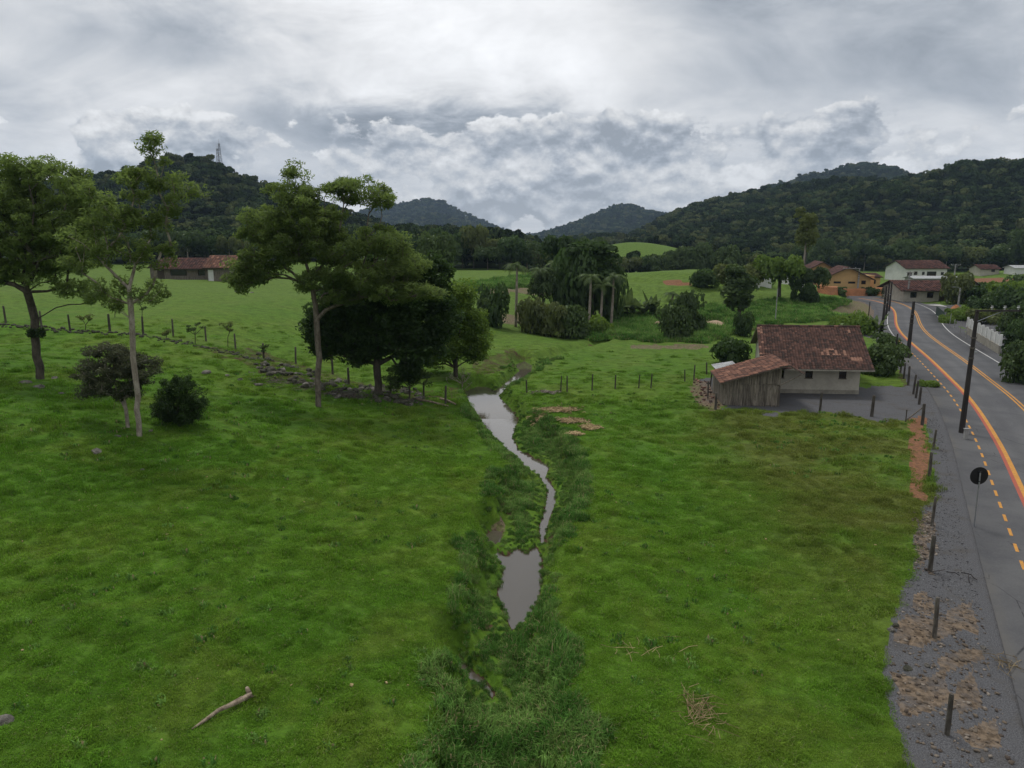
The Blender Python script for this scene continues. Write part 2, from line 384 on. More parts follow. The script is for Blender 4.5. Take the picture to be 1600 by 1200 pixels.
def blade_mat(name, tallg=False):
    m, N = mat(name); p = pos(N)
    t = attr(N, 'tint')
    if tallg:
        n = N.noise(p, .5, 3, .6)
        c = N.mix(N.mr(n, .4, .62), (.050, .118, .022), (.110, .190, .045)); c = N.mix(N.mr(t, .88, .95), c, (.16, .13, .07))
    else:
        c = grass_color(N, p); c = N.mix(N.mr(t, .95, .99), c, (.13, .125, .06))
    oi = N.n('ShaderNodeObjectInfo').outputs['Random']
    f = N.m('MULTIPLY', N.mr(t, 0, 1, 1.15, 2.1, False), N.mr(oi, 0, 1, .72, 1.28, False))
    c = N.mix(1.0, c, N.n('ShaderNodeCombineXYZ', {0: f, 1: f, 2: f}).outputs[0], 'MULTIPLY')
    d = N.n('ShaderNodeBsdfDiffuse', {0: c}); tl = N.n('ShaderNodeBsdfTranslucent', {0: c})
    a = N.n('ShaderNodeMixShader', {0: .3, 1: d.outputs[0], 2: tl.outputs[0]})
    N.n('ShaderNodeOutputMaterial', {0: a}); return m

M = {}
M['ground'] = ground_material()
M['leaf_feather'] = leaf_mat('feathery_leaves', (.055, .084, .017), (.200, .275, .066), .55)
M['leaf_olive'] = leaf_mat('olive_leaves', (.046, .060, .016), (.150, .180, .048), .45)
M['leaf_dark'] = leaf_mat('dark_leaves', (.016, .034, .008), (.064, .115, .024), .35)
M['leaf_bright'] = leaf_mat('bright_leaves', (.065, .115, .014), (.180, .270, .036), .45)
M['leaf_mid'] = leaf_mat('mid_green_leaves', (.024, .046, .012), (.085, .130, .034))
M['leaf_grey'] = leaf_mat('greyish_leaves', (.035, .042, .022), (.115, .125, .065))
M['leaf_palm'] = leaf_mat('palm_leaves', (.030, .052, .015), (.120, .170, .050))
M['forest'] = forest_mat('forest_leaves', (.010, .021, .010), (.062, .094, .034), (.082, .090, .036))
M['bark'] = simple('grey_bark', (.20, .17, .135), (.075, .06, .045), 5, .95, .8, .03, (1, 1, .35))
M['bark_dark'] = simple('dark_bark', (.10, .085, .065), (.035, .03, .024), 5, .95, .8, .03, (1, 1, .35))
M['bark_pale'] = simple('pale_bark', (.34, .30, .25), (.16, .13, .10), 4, .9, .6, .02, (1, 1, .5))
def paint(name, c1, c2):
    m, N = mat(name); p = pos(N); n = N.noise(p, 1.1, 6, .7); n2 = N.noise(p, 9, 4, .7)
    c = N.mix(N.mr(n, .35, .65), c2, c1); c = N.mix(N.m('MULTIPLY', N.mr(N.m('ADD', N.m('MULTIPLY', n, .5), N.m('MULTIPLY', n2, .5)), .50, .62), .55), c, (.10, .095, .09))
    finish(N, c, .75, n2, .2, .004, .2); return m
M['yellow'] = paint('yellow_road_paint', (.62, .29, .05), (.46, .22, .05)); M['red'] = paint('red_road_paint', (.42, .095, .055), (.34, .09, .06)); M['white'] = paint('white_road_paint', (.56, .55, .52), (.42, .41, .40))
def asphalt():
    m, N = mat('asphalt'); p = pos(N); v = attr(N, 'lane')
    a = N.noise(p, .22, 5, .6, .5); b = N.noise(p, 14, 4, .7); c = N.mix(N.mr(a, .35, .65), (.074, .074, .079), (.112, .111, .112))
    w = N.m('ADD', N.mr(N.m('ABSOLUTE', N.m('SUBTRACT', v, .36)), .07, .0), N.m('ADD', N.mr(N.m('ABSOLUTE', N.m('SUBTRACT', v, .51)), .06, .0), N.m('ADD', N.mr(N.m('ABSOLUTE', N.m('SUBTRACT', v, .69)), .06, 0), N.mr(N.m('ABSOLUTE', N.m('SUBTRACT', v, .84)), .06, 0))))
    c = N.mix(N.m('MULTIPLY', w, .4), c, (.062, .062, .066)); c = N.mix(N.m('MULTIPLY', N.mr(b, .45, .75), .4), c, (.15, .15, .15))
    c = N.mix(N.m('MULTIPLY', N.mr(v, .05, .0), N.mr(a, .45, .6, 0, .5)), c, (.13, .12, .105))
    cr = N.n('ShaderNodeTexVoronoi', {'Vector': N.scale(p, (1, .45, 1)), 'Scale': .28}, feature='DISTANCE_TO_EDGE').outputs['Distance']
    c = N.mix(N.m('MULTIPLY', N.mr(cr, .006, .0), N.mr(N.noise(p, .4, 4, .7), .5, .6)), c, (.03, .03, .032))
    finish(N, c, .85, b, .4, .01, .3); return m
M['asphalt'] = asphalt()
M['stone'] = simple('field_stone', (.23, .21, .18), (.075, .07, .06), 3, .95, .9, .05)
M['stone_dark'] = simple('mossy_stone', (.10, .095, .07), (.035, .037, .024), 3, .95, .9, .05)
M['wood'] = simple('weathered_wood', (.24, .21, .17), (.07, .058, .045), 4, .95, .6, .01, (3, 3, .25), rnd=.3)
M['post'] = simple('fence_post_wood', (.13, .115, .095), (.05, .043, .036), 5, .95, .6, .01, (1, 1, .3), rnd=.3)
M['polewood'] = simple('dark_pole_wood', (.045, .038, .034), (.022, .019, .018), 3, .85, .5, .01, (1, 1, .2))
M['concrete'] = simple('grey_concrete', (.34, .335, .32), (.24, .235, .225), 2, .9, .3, .01)
M['metal'] = simple('galvanised_metal', (.35, .36, .37), (.25, .26, .27), 3, .45, .1, .002, metal=.6)
M['wire'] = simple('rusty_wire', (.07, .06, .05), (.04, .035, .03), 3, .7, .1, .002)
M['porcelain'] = simple('pale_insulator', (.45, .47, .45), (.35, .36, .35), 3, .3, .05, .002, spec=.5)
M['black'] = simple('black_sheet', (.010, .010, .010), (.007, .007, .007), 3, .7, .05, .002)
M['plaster'] = simple('cream_plaster', (.46, .43, .36), (.36, .335, .28), 1.3, .9, .2, .005)
M['plinth'] = simple('stained_plinth', (.30, .28, .23), (.20, .185, .15), 1.3, .9, .2, .005)
M['glass'] = simple('dark_glass', (.012, .012, .014), (.008, .008, .01), 1, .12, .02, .001, spec=.6)
M['frame'] = simple('brown_frame', (.06, .045, .03), (.04, .03, .022), 3, .7, .1, .002)
M['tin'] = simple('pale_tin', (.42, .43, .43), (.26, .26, .25), 2, .5, .2, .005, metal=.2)
M['yellowwall'] = simple('ochre_plaster', (.52, .34, .15), (.45, .29, .13), .8, .9, .1, .003)
M['salmonwall'] = simple('salmon_plaster', (.60, .31, .13), (.52, .27, .115), .8, .9, .1, .003)
M['whitewall'] = simple('white_plaster', (.66, .66, .63), (.55, .55, .52), .8, .9, .1, .003)
M['earth'] = simple('orange_earth', (.42, .18, .08), (.26, .12, .06), .5, .95, .9, .1, obj=False)
M['straw'] = simple('dry_straw', (.42, .32, .17), (.20, .14, .07), 6, .95, .3, .01, rnd=.3)
M['deadwood'] = simple('bleached_wood', (.36, .29, .21), (.13, .095, .065), 6, .9, .8, .02, (1, 1, 1))
M['blade'] = blade_mat('grass_blades'); M['tallblade'] = blade_mat('reed_blades', True)
M['darkgreen'] = simple('dark_green_paint', (.02, .05, .035), (.015, .038, .03), 2, .6, .1, .002)
def tile_mat(name, cols, pinkish=.0):
    m, N = mat(name); v = N.n('ShaderNodeTexCoord').outputs['Object']; t = attr(N, 'tint')
    n = N.noise(v, .55, 5, .6, .4); n2 = N.noise(v, 9, 4, .6)
    k = N.m('ADD', N.m('MULTIPLY', t, .62), N.m('MULTIPLY', n, .5))
    c = N.mix(N.mr(k, .25, .62), cols[0], cols[1]); c = N.mix(N.mr(k, .62, .92), c, cols[2])
    c = N.mix(N.m('MULTIPLY', N.mr(n2, .4, .7), .35), c, (.035, .025, .022))
    finish(N, c, .9, n2, .3, .01, .2); return m
M['tile'] = tile_mat('old_clay_tiles', [(.046, .031, .026), (.116, .060, .046), (.33, .18, .125)])
M['tile_new'] = tile_mat('orange_clay_tiles', [(.080, .044, .034), (.155, .075, .052), (.29, .145, .095)])
M['tile_brown'] = tile_mat('brown_clay_tiles', [(.035, .018, .016), (.085, .038, .030), (.13, .06, .045)])
def water_mat():
    m, N = mat('creek_water'); p = pos(N)
    n = N.noise(N.scale(p, (1, .6, 1)), 3.5, 5, .65)
    finish(N, (.085, .072, .055), .05, n, .22, .02, .9); return m
M['water'] = water_mat()

# ------------------------------------------------------------------ mesh helpers
def mesh_np(name, V, Fc, mats=None, tint=None, smooth=False):
    me = bpy.data.meshes.new(name)
    V = np.asarray(V, np.float32); Fc = np.asarray(Fc, np.int32); k = Fc.shape[1]
    me.vertices.add(len(V)); me.vertices.foreach_set('co', V.ravel())
    me.loops.add(Fc.size); me.loops.foreach_set('vertex_index', Fc.ravel())
    me.polygons.add(len(Fc)); me.polygons.foreach_set('loop_start', np.arange(0, Fc.size, k, dtype=np.int32))
    me.polygons.foreach_set('loop_total', np.full(len(Fc), k, np.int32))
    if smooth: me.polygons.foreach_set('use_smooth', np.ones(len(Fc), bool))
    if mats is not None: me.materials.append(mats)
    if tint is not None:
        a = me.attributes.new('tint', 'FLOAT', 'FACE'); a.data.foreach_set('value', np.asarray(tint, np.float32))
    me.update(calc_edges=True); return me
def link(name, me, parent=None, loc=None):
    o = bpy.data.objects.new(name, me); COL.objects.link(o)
    if parent: o.parent = parent
    if loc is not None: o.location = loc
    return o
def tag(o, label=None, cat=None, group=None, kind=None):
    if label: o['label'] = label
    if cat: o['category'] = cat
    if group: o['group'] = group
    if kind: o['kind'] = kind
    return o
def empty(name, loc, label, cat, group=None, rz=0.0):
    o = bpy.data.objects.new(name, None); COL.objects.link(o); o.location = tuple(loc); o.rotation_euler.z = rz
    return tag(o, label, cat, group)
def copy_tree(o, loc, rz=None, scale=None, label=None, group=None):
    c = o.copy(); COL.objects.link(c); c.location = tuple(loc)
    if rz is not None: c.rotation_euler = (c.rotation_euler[0], c.rotation_euler[1], rz)
    if scale is not None: c.scale = scale if isinstance(scale, tuple) else (scale,) * 3
    if label: c['label'] = label
    if group: c['group'] = group
    for ch in o.children:
        d = ch.copy(); COL.objects.link(d); d.parent = c
        for g in ch.children:
            e = g.copy(); COL.objects.link(e); e.parent = d
    return c
class MB:
    """collects polygons in local coordinates, builds ONE mesh object"""
    def __init__(s): s.v = []; s.f = []; s.t = []
    def face(s, pts, t=.5):
        b = len(s.v); s.v += [tuple(p) for p in pts]; s.f.append(tuple(range(b, b + len(pts)))); s.t.append(t)
    def box(s, lo, hi, t=.5, fn=None):
        x0, y0, z0 = lo; x1, y1, z1 = hi
        c = [(x0, y0, z0), (x1, y0, z0), (x1, y1, z0), (x0, y1, z0), (x0, y0, z1), (x1, y0, z1), (x1, y1, z1), (x0, y1, z1)]
        if fn: c = [fn(p) for p in c]
        b = len(s.v); s.v += c
        s.f += [tuple(b + i for i in q) for q in ((0, 3, 2, 1), (4, 5, 6, 7), (0, 1, 5, 4), (1, 2, 6, 5), (2, 3, 7, 6), (3, 0, 4, 7))]; s.t += [t] * 6; return s
    def tube(s, pts, rad, n=8, cap=True, t=.5):
        pts = [np.array(p, float) for p in pts]
        if not hasattr(rad, '__len__'): rad = [rad] * len(pts)
        b = len(s.v); u = None
        for i, p in enumerate(pts):
            d = pts[min(i + 1, len(pts) - 1)] - pts[max(i - 1, 0)]; d /= np.linalg.norm(d) + 1e-9
            if u is None: u = np.cross(d, (0, 0, 1.) if abs(d[2]) < .9 else (1., 0, 0))
            u = u - d * np.dot(u, d); u /= np.linalg.norm(u) + 1e-9; w = np.cross(d, u)
            for k in range(n):
                a = 2 * pi * k / n; s.v.append(tuple(p + rad[i] * (cos(a) * u + sin(a) * w)))
        for i in range(len(pts) - 1):
            for k in range(n):
                a = b + i * n + k; c = b + i * n + (k + 1) % n; s.f.append((a, c, c + n, a + n)); s.t.append(t)
        if cap:
            s.f.append(tuple(b + n - 1 - k for k in range(n))); s.f.append(tuple(b + (len(pts) - 1) * n + k for k in range(n))); s.t += [t, t]
        return s
    def mesh(s, name, m, smooth=False):
        me = bpy.data.meshes.new(name); me.from_pydata(s.v, [], s.f); me.materials.append(m)
        a = me.attributes.new('tint', 'FLOAT', 'FACE'); a.data.foreach_set('value', np.array(s.t, np.float32))
        if smooth: me.polygons.foreach_set('use_smooth', np.ones(len(s.f), bool))
        return me
    def build(s, name, m, parent=None, loc=None, smooth=False): return link(name, s.mesh(name, m, smooth), parent, loc)

R = random.Random(5); RN = np.random.RandomState(5)

# ------------------------------------------------------------------ ground sheet
def build_ground():
    azv = np.radians(np.arange(-44, 44.01, .2)); rest = np.radians(np.arange(49, 316, 6.0)); azv = np.concatenate([azv, rest])
    rv = [5.0]
    while rv[-1] < 4600: rv.append(rv[-1] * (1.0075 if rv[-1] < 90 else 1.013))
    rv = np.array(rv); A, Rr = np.meshgrid(azv, rv); X = Rr * np.sin(A); Y = Rr * np.cos(A)
    Z = hfun(X, Y); na = len(azv); nr = len(rv)
    V = np.stack([X.ravel(), Y.ravel(), Z.ravel()], 1)
    V = np.vstack([V, [[0, 0, float(Z[0].mean())]]]); c = len(V) - 1
    i, j = np.meshgrid(np.arange(nr - 1), np.arange(na), indexing='ij'); j2 = (j + 1) % na
    Q = np.stack([i * na + j, (i + 1) * na + j, (i + 1) * na + j2, i * na + j2], -1).reshape(-1, 4)
    Q = Q[:, ::-1]
    jj = np.arange(na); fan = np.stack([jj, (jj + 1) % na, np.full(na, c), np.full(na, c)], 1)
    fan3 = fan[:, :3]
    me = bpy.data.meshes.new('ground'); me.vertices.add(len(V)); me.vertices.foreach_set('co', V.astype(np.float32).ravel())
    loops = np.concatenate([Q.ravel(), fan3.ravel()]).astype(np.int32)
    me.loops.add(len(loops)); me.loops.foreach_set('vertex_index', loops)
    st = np.concatenate([np.arange(len(Q)) * 4, len(Q) * 4 + np.arange(na) * 3]).astype(np.int32)
    me.polygons.add(len(st)); me.polygons.foreach_set('loop_start', st)
    me.polygons.foreach_set('loop_total', np.concatenate([np.full(len(Q), 4), np.full(na, 3)]).astype(np.int32))
    me.polygons.foreach_set('use_smooth', np.ones(len(st), bool)); me.update(calc_edges=True)
    x, y, z = V.T; ma, mb = masks(x, y, z)
    for nm, arr in (('ma', ma), ('mb', mb)):
        a = me.attributes.new(nm, 'FLOAT_COLOR', 'POINT'); a.data.foreach_set('color', arr.astype(np.float32).ravel())
    me.materials.append(M['ground']); tag(link('ground', me), kind='structure')

_FP = np.array([-900, 560, 600, 850, 880, 1180, 1215, 2600]); _FD = np.array([240, 240, 208, 208, 232, 250, 345, 345.])
_FA = np.array([math.atan2((p_ - 800) / F, 1.0) for p_ in _FP])
def front(az): return np.interp(az, _FA, _FD)
def forest_mask(x, y):
    """1 where the closed forest stands"""
    r = np.hypot(x, y); az = np.arctan2(x, y); m = np.zeros(x.shape); fr = front(az)
    for (A, Hh, Db, D) in RIDGES:
        hc = np.interp(az, A, Hh); w = (az > A[0] - .05) & (az < A[-1] + .05)
        m = np.where(w & (r > np.maximum(fr, Db) + 3 + 8 * fbm(x, y, 30, 2, 61)) & (hc > 5), 1, m)
    m = np.where((az > _FA[3]) & (az < _FA[5] + .02) & (r > fr + 3) & (r < 338), 1, m)
    m = np.where((az > math.atan(118 / F)) & (az < math.atan(250 / F)) & (r > 256) & (r < 352), 0, m)
    g = ((x - 64) / 44) ** 2 + ((y - 372) / 34) ** 2 < 1
    m = np.where(g, 0, m)
    a0 = np.degrees(az)
    m = np.where((a0 > 10.2) & (a0 < 12.3) & (r > 640) & (r < 760), 0, m)
    m = np.where((a0 > 16.6) & (a0 < 19.6) & (r > 345) & (r < 400), 0, m)
    m = np.where((a0 > 37) & (r < 400), 0, m)
    return m

GP = dict(
    gravel=[[(1150, 622), (1128, 640), (1440, 657), (1452, 640), (1425, 600), (1400, 606), (1345, 606), (1260, 606)],
            [(1398, 520), (1412, 545), (1420, 600), (1448, 655), (1462, 690), (1482, 735), (1478, 765), (1440, 790), (1432, 840), (1425, 890), (1408, 940), (1400, 968), (1385, 1040), (1400, 1120),
             (1425, 1250), (1900, 1300), (1640, 1000), (1560, 830), (1520, 700), (1450, 590), (1400, 540)],
            [(1340, 500), (1395, 500), (1400, 530), (1345, 524)], [(1095, 595), (1125, 585), (1125, 630), (1100, 630)],
            [(1440, 478), (1520, 520), (1570, 570), (1700, 650), (1700, 560), (1500, 476)]],
    orange=[[(1424, 655), (1446, 650), (1450, 700), (1442, 780), (1420, 775)], [(1030, 438), (1060, 436), (1085, 446), (1060, 448), (1035, 445)],
            [(1275, 446), (1380, 446), (1382, 462), (1280, 456)],
            [(1512, 434), (1600, 436), (1600, 444), (1512, 442)]],
    tan=[[(1085, 592), (1110, 600), (1135, 632), (1120, 645), (1090, 636), (1075, 610)], [(1400, 975), (1420, 955), (1470, 962), (1540, 930), (1600, 958), (1585, 985), (1500, 985), (1450, 1010), (1400, 1000)],
         [(1480, 1022), (1540, 1015), (1590, 1005), (1585, 1030), (1520, 1050), (1470, 1062)], [(1500, 1072), (1530, 1050), (1534, 1110), (1500, 1125), (1484, 1100)], [(1400, 1060), (1480, 1050), (1490, 1110), (1420, 1120)],
         [(1490, 1140), (1560, 1125), (1640, 1130), (1620, 1165), (1520, 1160)],
         [(1425, 880), (1438, 800), (1458, 795), (1462, 850), (1440, 890)],
         [(1010, 505), (1045, 500), (1140, 500), (1138, 512), (1060, 512)], [(755, 450), (860, 448), (870, 460), (760, 462)], [(775, 490), (845, 485), (850, 508), (778, 508)],
         [(985, 538), (1110, 538), (1110, 546), (985, 546)], [(1280, 488), (1330, 470), (1375, 474), (1380, 500), (1360, 505), (1330, 492)],
         [(1505, 444), (1640, 440), (1640, 462), (1505, 462)], [(765, 838), (768, 815), (785, 800), (795, 815), (790, 838)],
         
         
         [(1425, 935), (1440, 925), (1475, 950), (1440, 960)]],
    mud=[[(385, 545), (470, 570), (560, 595), (700, 622), (698, 632), (590, 618), (520, 606), (440, 600), (380, 566), (300, 545), (300, 538)], [(1430, 590), (1400, 560), (1394, 560), (1422, 640)], [(640, 612), (740, 600), (735, 622), (700, 632)], [(735, 560), (800, 545), (835, 560), (790, 580), (745, 590)]],
    tall=[[(700, 447), (850, 428), (850, 447), (700, 460)], [(1040, 490), (1150, 474), (1280, 466), (1335, 473), (1280, 488), (1330, 498), (1190, 508), (1100, 535), (930, 530), (880, 515), (960, 490)]])

def masks(x, y, z):
    n = len(x); ma = np.zeros((n, 4)); mb = np.zeros((n, 4)); ma[:, 3] = mb[:, 3] = 1
    px, py = project(x, y, z); r = np.hypot(x, y); near = (y > 5) & (r < 300)
    jx = px + 16 * fbm(x, y, 1.8, 4, 31) * np.clip(36 / np.maximum(r, 10), .12, 2.2); jy = py + 15 * fbm(x, y, 1.8, 4, 32) * np.clip(36 / np.maximum(r, 10), .08, 2.2)
    def pm(polys):
        o = np.zeros(n); idx = np.nonzero(near)[0]; X = jx[idx]; Y = jy[idx]; k = np.zeros(len(idx), bool)
        for P_ in polys: k |= inside(X, Y, P_)
        o[idx] = k; return o
    ma[:, 0] = pm(GP['gravel']); ma[:, 1] = pm(GP['orange']); ma[:, 2] = pm(GP['tan']) * .55; mb[:, 1] = pm(GP['tall']); mb[:, 2] = pm(GP['mud']) * .52
    idx = np.nonzero(near & (x > 0))[0]; d = seg_dist(x[idx], y[idx], ROADS)
    ma[idx, 0] = np.maximum(ma[idx, 0], ((d < 6.3)).astype(float) * .8)
    ma[idx, 2] *= (d > 5.6); ma[idx, 1] *= (d > 5.6)
    far = r > 195; mb[far, 0] = forest_mask(x[far], y[far])
    # bare mud on the creek's steep banks
    m = (y > 5) & (y < 120) & (z < -.45) & (x < 12); m[m] = inside(x[m], y[m], CHW) | (seg_dist(x[m], y[m], CHW, True) < .8); mb[m, 2] = np.clip(.02 + 1.2 * fbm(x[m], y[m], 1.4, 3, 33), 0, 1)
    m2 = (z < wlev(y) + .03) & (x < 14) & (y < 58) & (y > 5); mb[m2, 2] = 1
    return ma, mb
build_ground()

# creek water: one level sheet, closed in by the banks
def build_water():
    o = MB(); o.face([(x, y, WZ) for x, y in [(-9, 8), (9, 8), (9, 42), (7, 56.05), (-9, 56.05), (-8, 40)]]); tag(o.build('creek_water', M['water']), kind='structure')
    o = MB(); ys = np.linspace(56.0, 69, 8)
    for a, b in zip(ys, ys[1:]): za, zb = float(wlev(np.array(a))) + .002, float(wlev(np.array(b))) + .002; o.face([(-9, a, za), (7, a, za), (7, b, zb), (-9, b, zb)])
    tag(o.build('creek_water', M['water']), kind='structure')
    o = MB(); o.face([(x, y, -.75) for x, y in [(-6, 68.9), (7, 68.9), (9, 76), (9, 84), (-2, 84)]]); tag(o.build('creek_water', M['water']), kind='structure')
build_water()

# ------------------------------------------------------------------ road
def strip(name, a, b, z, m, i0=0, i1=None, thick=0.0):
    L = off(a)[i0:i1]; Rr = off(b)[i0:i1]; k = len(L)
    V = np.vstack([np.column_stack([L, np.full(k, z)]), np.column_stack([Rr, np.full(k, z)])])
    if thick: V = np.vstack([V, V - [0, 0, thick]])
    F_ = [(i, k + i, k + i + 1, i + 1) for i in range(k - 1)]
    if thick: F_ += [(i, i + 1, 2 * k + i + 1, 2 * k + i) for i in range(k - 1)] + [(k + i + 1, k + i, 3 * k + i, 3 * k + i + 1) for i in range(k - 1)]
    me = mesh_np(name, V, F_, m); a_ = me.attributes.new('lane', 'FLOAT', 'POINT'); a_.data.foreach_set('value', np.concatenate([np.zeros(k), np.ones(k)] * (2 if thick else 1)).astype(np.float32))
    return tag(link(name, me), kind='structure')
strip('road', -2.6, 7.4, 0.04, M['asphalt'], thick=.12)
END = len(ORC) - 48
strip('orange_edge_line', .03, .27, .048, M['yellow'], i1=END); strip('red_edge_line', -.16, .03, .048, M['red'], i1=END)
strip('yellow_centre_line', 3.22, 3.36, .048, M['yellow'], i1=END); strip('yellow_centre_line', 3.50, 3.64, .048, M['yellow'], i1=END)
strip('white_edge_line', 6.5, 6.64, .048, M['white'], i1=END)
def dashes():
    s = np.concatenate([[0], np.cumsum(np.linalg.norm(np.diff(ORC, axis=0), axis=1))])
    ca, cb = off(-1.22), off(-1.09); mb = MB(); t = 30.0
    def at(C, u): return (np.interp(u, s, C[:, 0]), np.interp(u, s, C[:, 1]), .048)
    while t < 135:
        L = .95; mb.face([at(ca, t), at(cb, t), at(cb, t + L), at(ca, t + L)]); t += 1.9
    tag(mb.build('dashed_cycle_lane_line', M['yellow']), kind='structure')
    mb = MB(); t = 135
    while t < 185:
        mb.face([at(ca, t), at(cb, t), at(cb, t + 1.6), at(ca, t + 1.6)]); t += 1.6
    tag(mb.build('cycle_lane_line', M['white']), kind='structure')
dashes()
def flat_poly(name, pts, z, m):
    mb = MB(); mb.face([(x, y, z) for x, y in pts]); return tag(mb.build(name, m), kind='structure')
flat_poly('side_road', [(83, 146), (87, 137), (101, 141), (125, 150), (170, 160), (168, 168), (120, 160), (96, 152)], .034, M['asphalt'])
flat_poly('crossing_paint', [(84.5, 145), (87.2, 138.6), (95, 142), (91.5, 147.5)], .044, M['white'])

# ------------------------------------------------------------------ trees
def branch_tree(root_pts, root_r, targets, rng, jitter=.12, thin=.018, power=2.3):
    """grow a branching skeleton from a trunk polyline to the target points"""
    nodes = [np.array(p, float) for p in root_pts]; par = [-1] + list(range(len(root_pts) - 1)); dist = [0.0]
    for i in range(1, len(nodes)): dist.append(dist[-1] + np.linalg.norm(nodes[i] - nodes[i - 1]))
    allowed = max(1, int(len(nodes) * .6)); tr = len(nodes)
    order = sorted(range(len(targets)), key=lambda i: np.linalg.norm(targets[i] - nodes[tr - 1])); tips = {}
    for ti in order:
        t = targets[ti]; arr = np.array(nodes); dd = np.linalg.norm(arr - t, axis=1)
        cost = dd + .35 * np.array(dist) + np.where(arr[:, 2] > t[2] - .05, 1.2, 0); cost[:allowed] += 100
        j = int(np.argmin(cost)); a = nodes[j]; L = np.linalg.norm(t - a); n = max(1, int(L / .7)); prev = j
        n = min(n, 6)
        for k in range(1, n + 1):
            f = k / n; q = a + (t - a) * f; q[2] += L * .10 * sin(pi * f)
            if k < n: q = q + rng.normal(0, jitter * L / n, 3)
            nodes.append(q); par.append(prev); dist.append(dist[prev] + L / n); prev = len(nodes) - 1
        tips[prev] = ti
    w = np.zeros(len(nodes)); leafn = set(tips)
    for i in range(len(nodes) - 1, -1, -1):
        if w[i] == 0: w[i] = thin ** power
        if par[i] >= 0: w[par[i]] += w[i]
    # on chains the weight must not grow: recompute with child sums
    ch = [[] for _ in nodes]
    for i, p_ in enumerate(par):
        if p_ >= 0: ch[p_].append(i)
    w = np.zeros(len(nodes))
    for i in range(len(nodes) - 1, -1, -1): w[i] = max(sum(w[c] for c in ch[i]), thin ** power)
    rad = w ** (1 / power); sc = root_r / rad[0] ; 
    rad = np.where(rad * sc < thin, thin, rad * sc) if sc < 1 else thin + (rad - thin) * (root_r - thin) / max(rad[0] - thin, 1e-6)
    nodes = np.array(nodes); main = tr
    return nodes, np.array(par), rad, ch, main
def skeleton_mesh(name, nodes, par, rad, sel, m, sides=6, flare=None):
    V = []; Fc = []
    for i in sel:
        p_ = par[i]
        if p_ < 0: continue
        a, b = nodes[p_], nodes[i]; d = b - a; L = np.linalg.norm(d)
        if L < 1e-6: continue
        d = d / L; u = np.cross(d, (0, 1., 0)); u = u / (np.linalg.norm(u) + 1e-9); w = np.cross(d, u)
        ra = min(rad[p_], rad[i] * 1.25); rb = rad[i]
        if flare is not None and p_ == 0: ra = rad[0] * flare
        n = sides if rb > .05 else 4
        b0 = len(V); aa = a - d * ra * .3
        for q, rr in ((aa, ra), (b, rb)):
            for k in range(n):
                t = 2 * pi * k / n; V.append(q + rr * (cos(t) * u + sin(t) * w))
        for k in range(n): Fc.append((b0 + k, b0 + (k + 1) % n, b0 + n + (k + 1) % n, b0 + n + k))
    return mesh_np(name, V, Fc, m, smooth=True)
def leaf_cloud(centres, radii, per, size, rng, flat=.6, up=.5, elong=1.0, tint_h=True):
    """many small leaf-shaped faces in tufts round the given points"""
    C = np.repeat(centres, per, 0); Rr = np.repeat(radii, per, 0); n = len(C)
    d = rng.normal(0, 1, (n, 3)); d /= np.linalg.norm(d, axis=1)[:, None]; rr = rng.uniform(.25, 1, n) ** .6
    Pp = C + d * (rr[:, None] * Rr) * [1, 1, flat]
    nrm = rng.normal(0, 1, (n, 3)); nrm[:, 2] = np.abs(nrm[:, 2]) + up; nrm /= np.linalg.norm(nrm, axis=1)[:, None]
    a = np.cross(nrm, rng.normal(0, 1, (n, 3))); a /= np.linalg.norm(a, axis=1)[:, None] + 1e-9; b = np.cross(nrm, a)
    s = (size * rng.uniform(.6, 1.35, n))[:, None]
    a = a * s * elong; b = b * s * .55 / elong ** .5
    V = np.stack([Pp - a, Pp - b * .9 + a * .1, Pp + a, Pp + b * .9 + a * .1], 1).reshape(-1, 3)
    Fc = np.arange(4 * n).reshape(-1, 4)
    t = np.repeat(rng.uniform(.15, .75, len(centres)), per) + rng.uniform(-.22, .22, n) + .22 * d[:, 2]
    return V, Fc, np.clip(t, 0, 1)
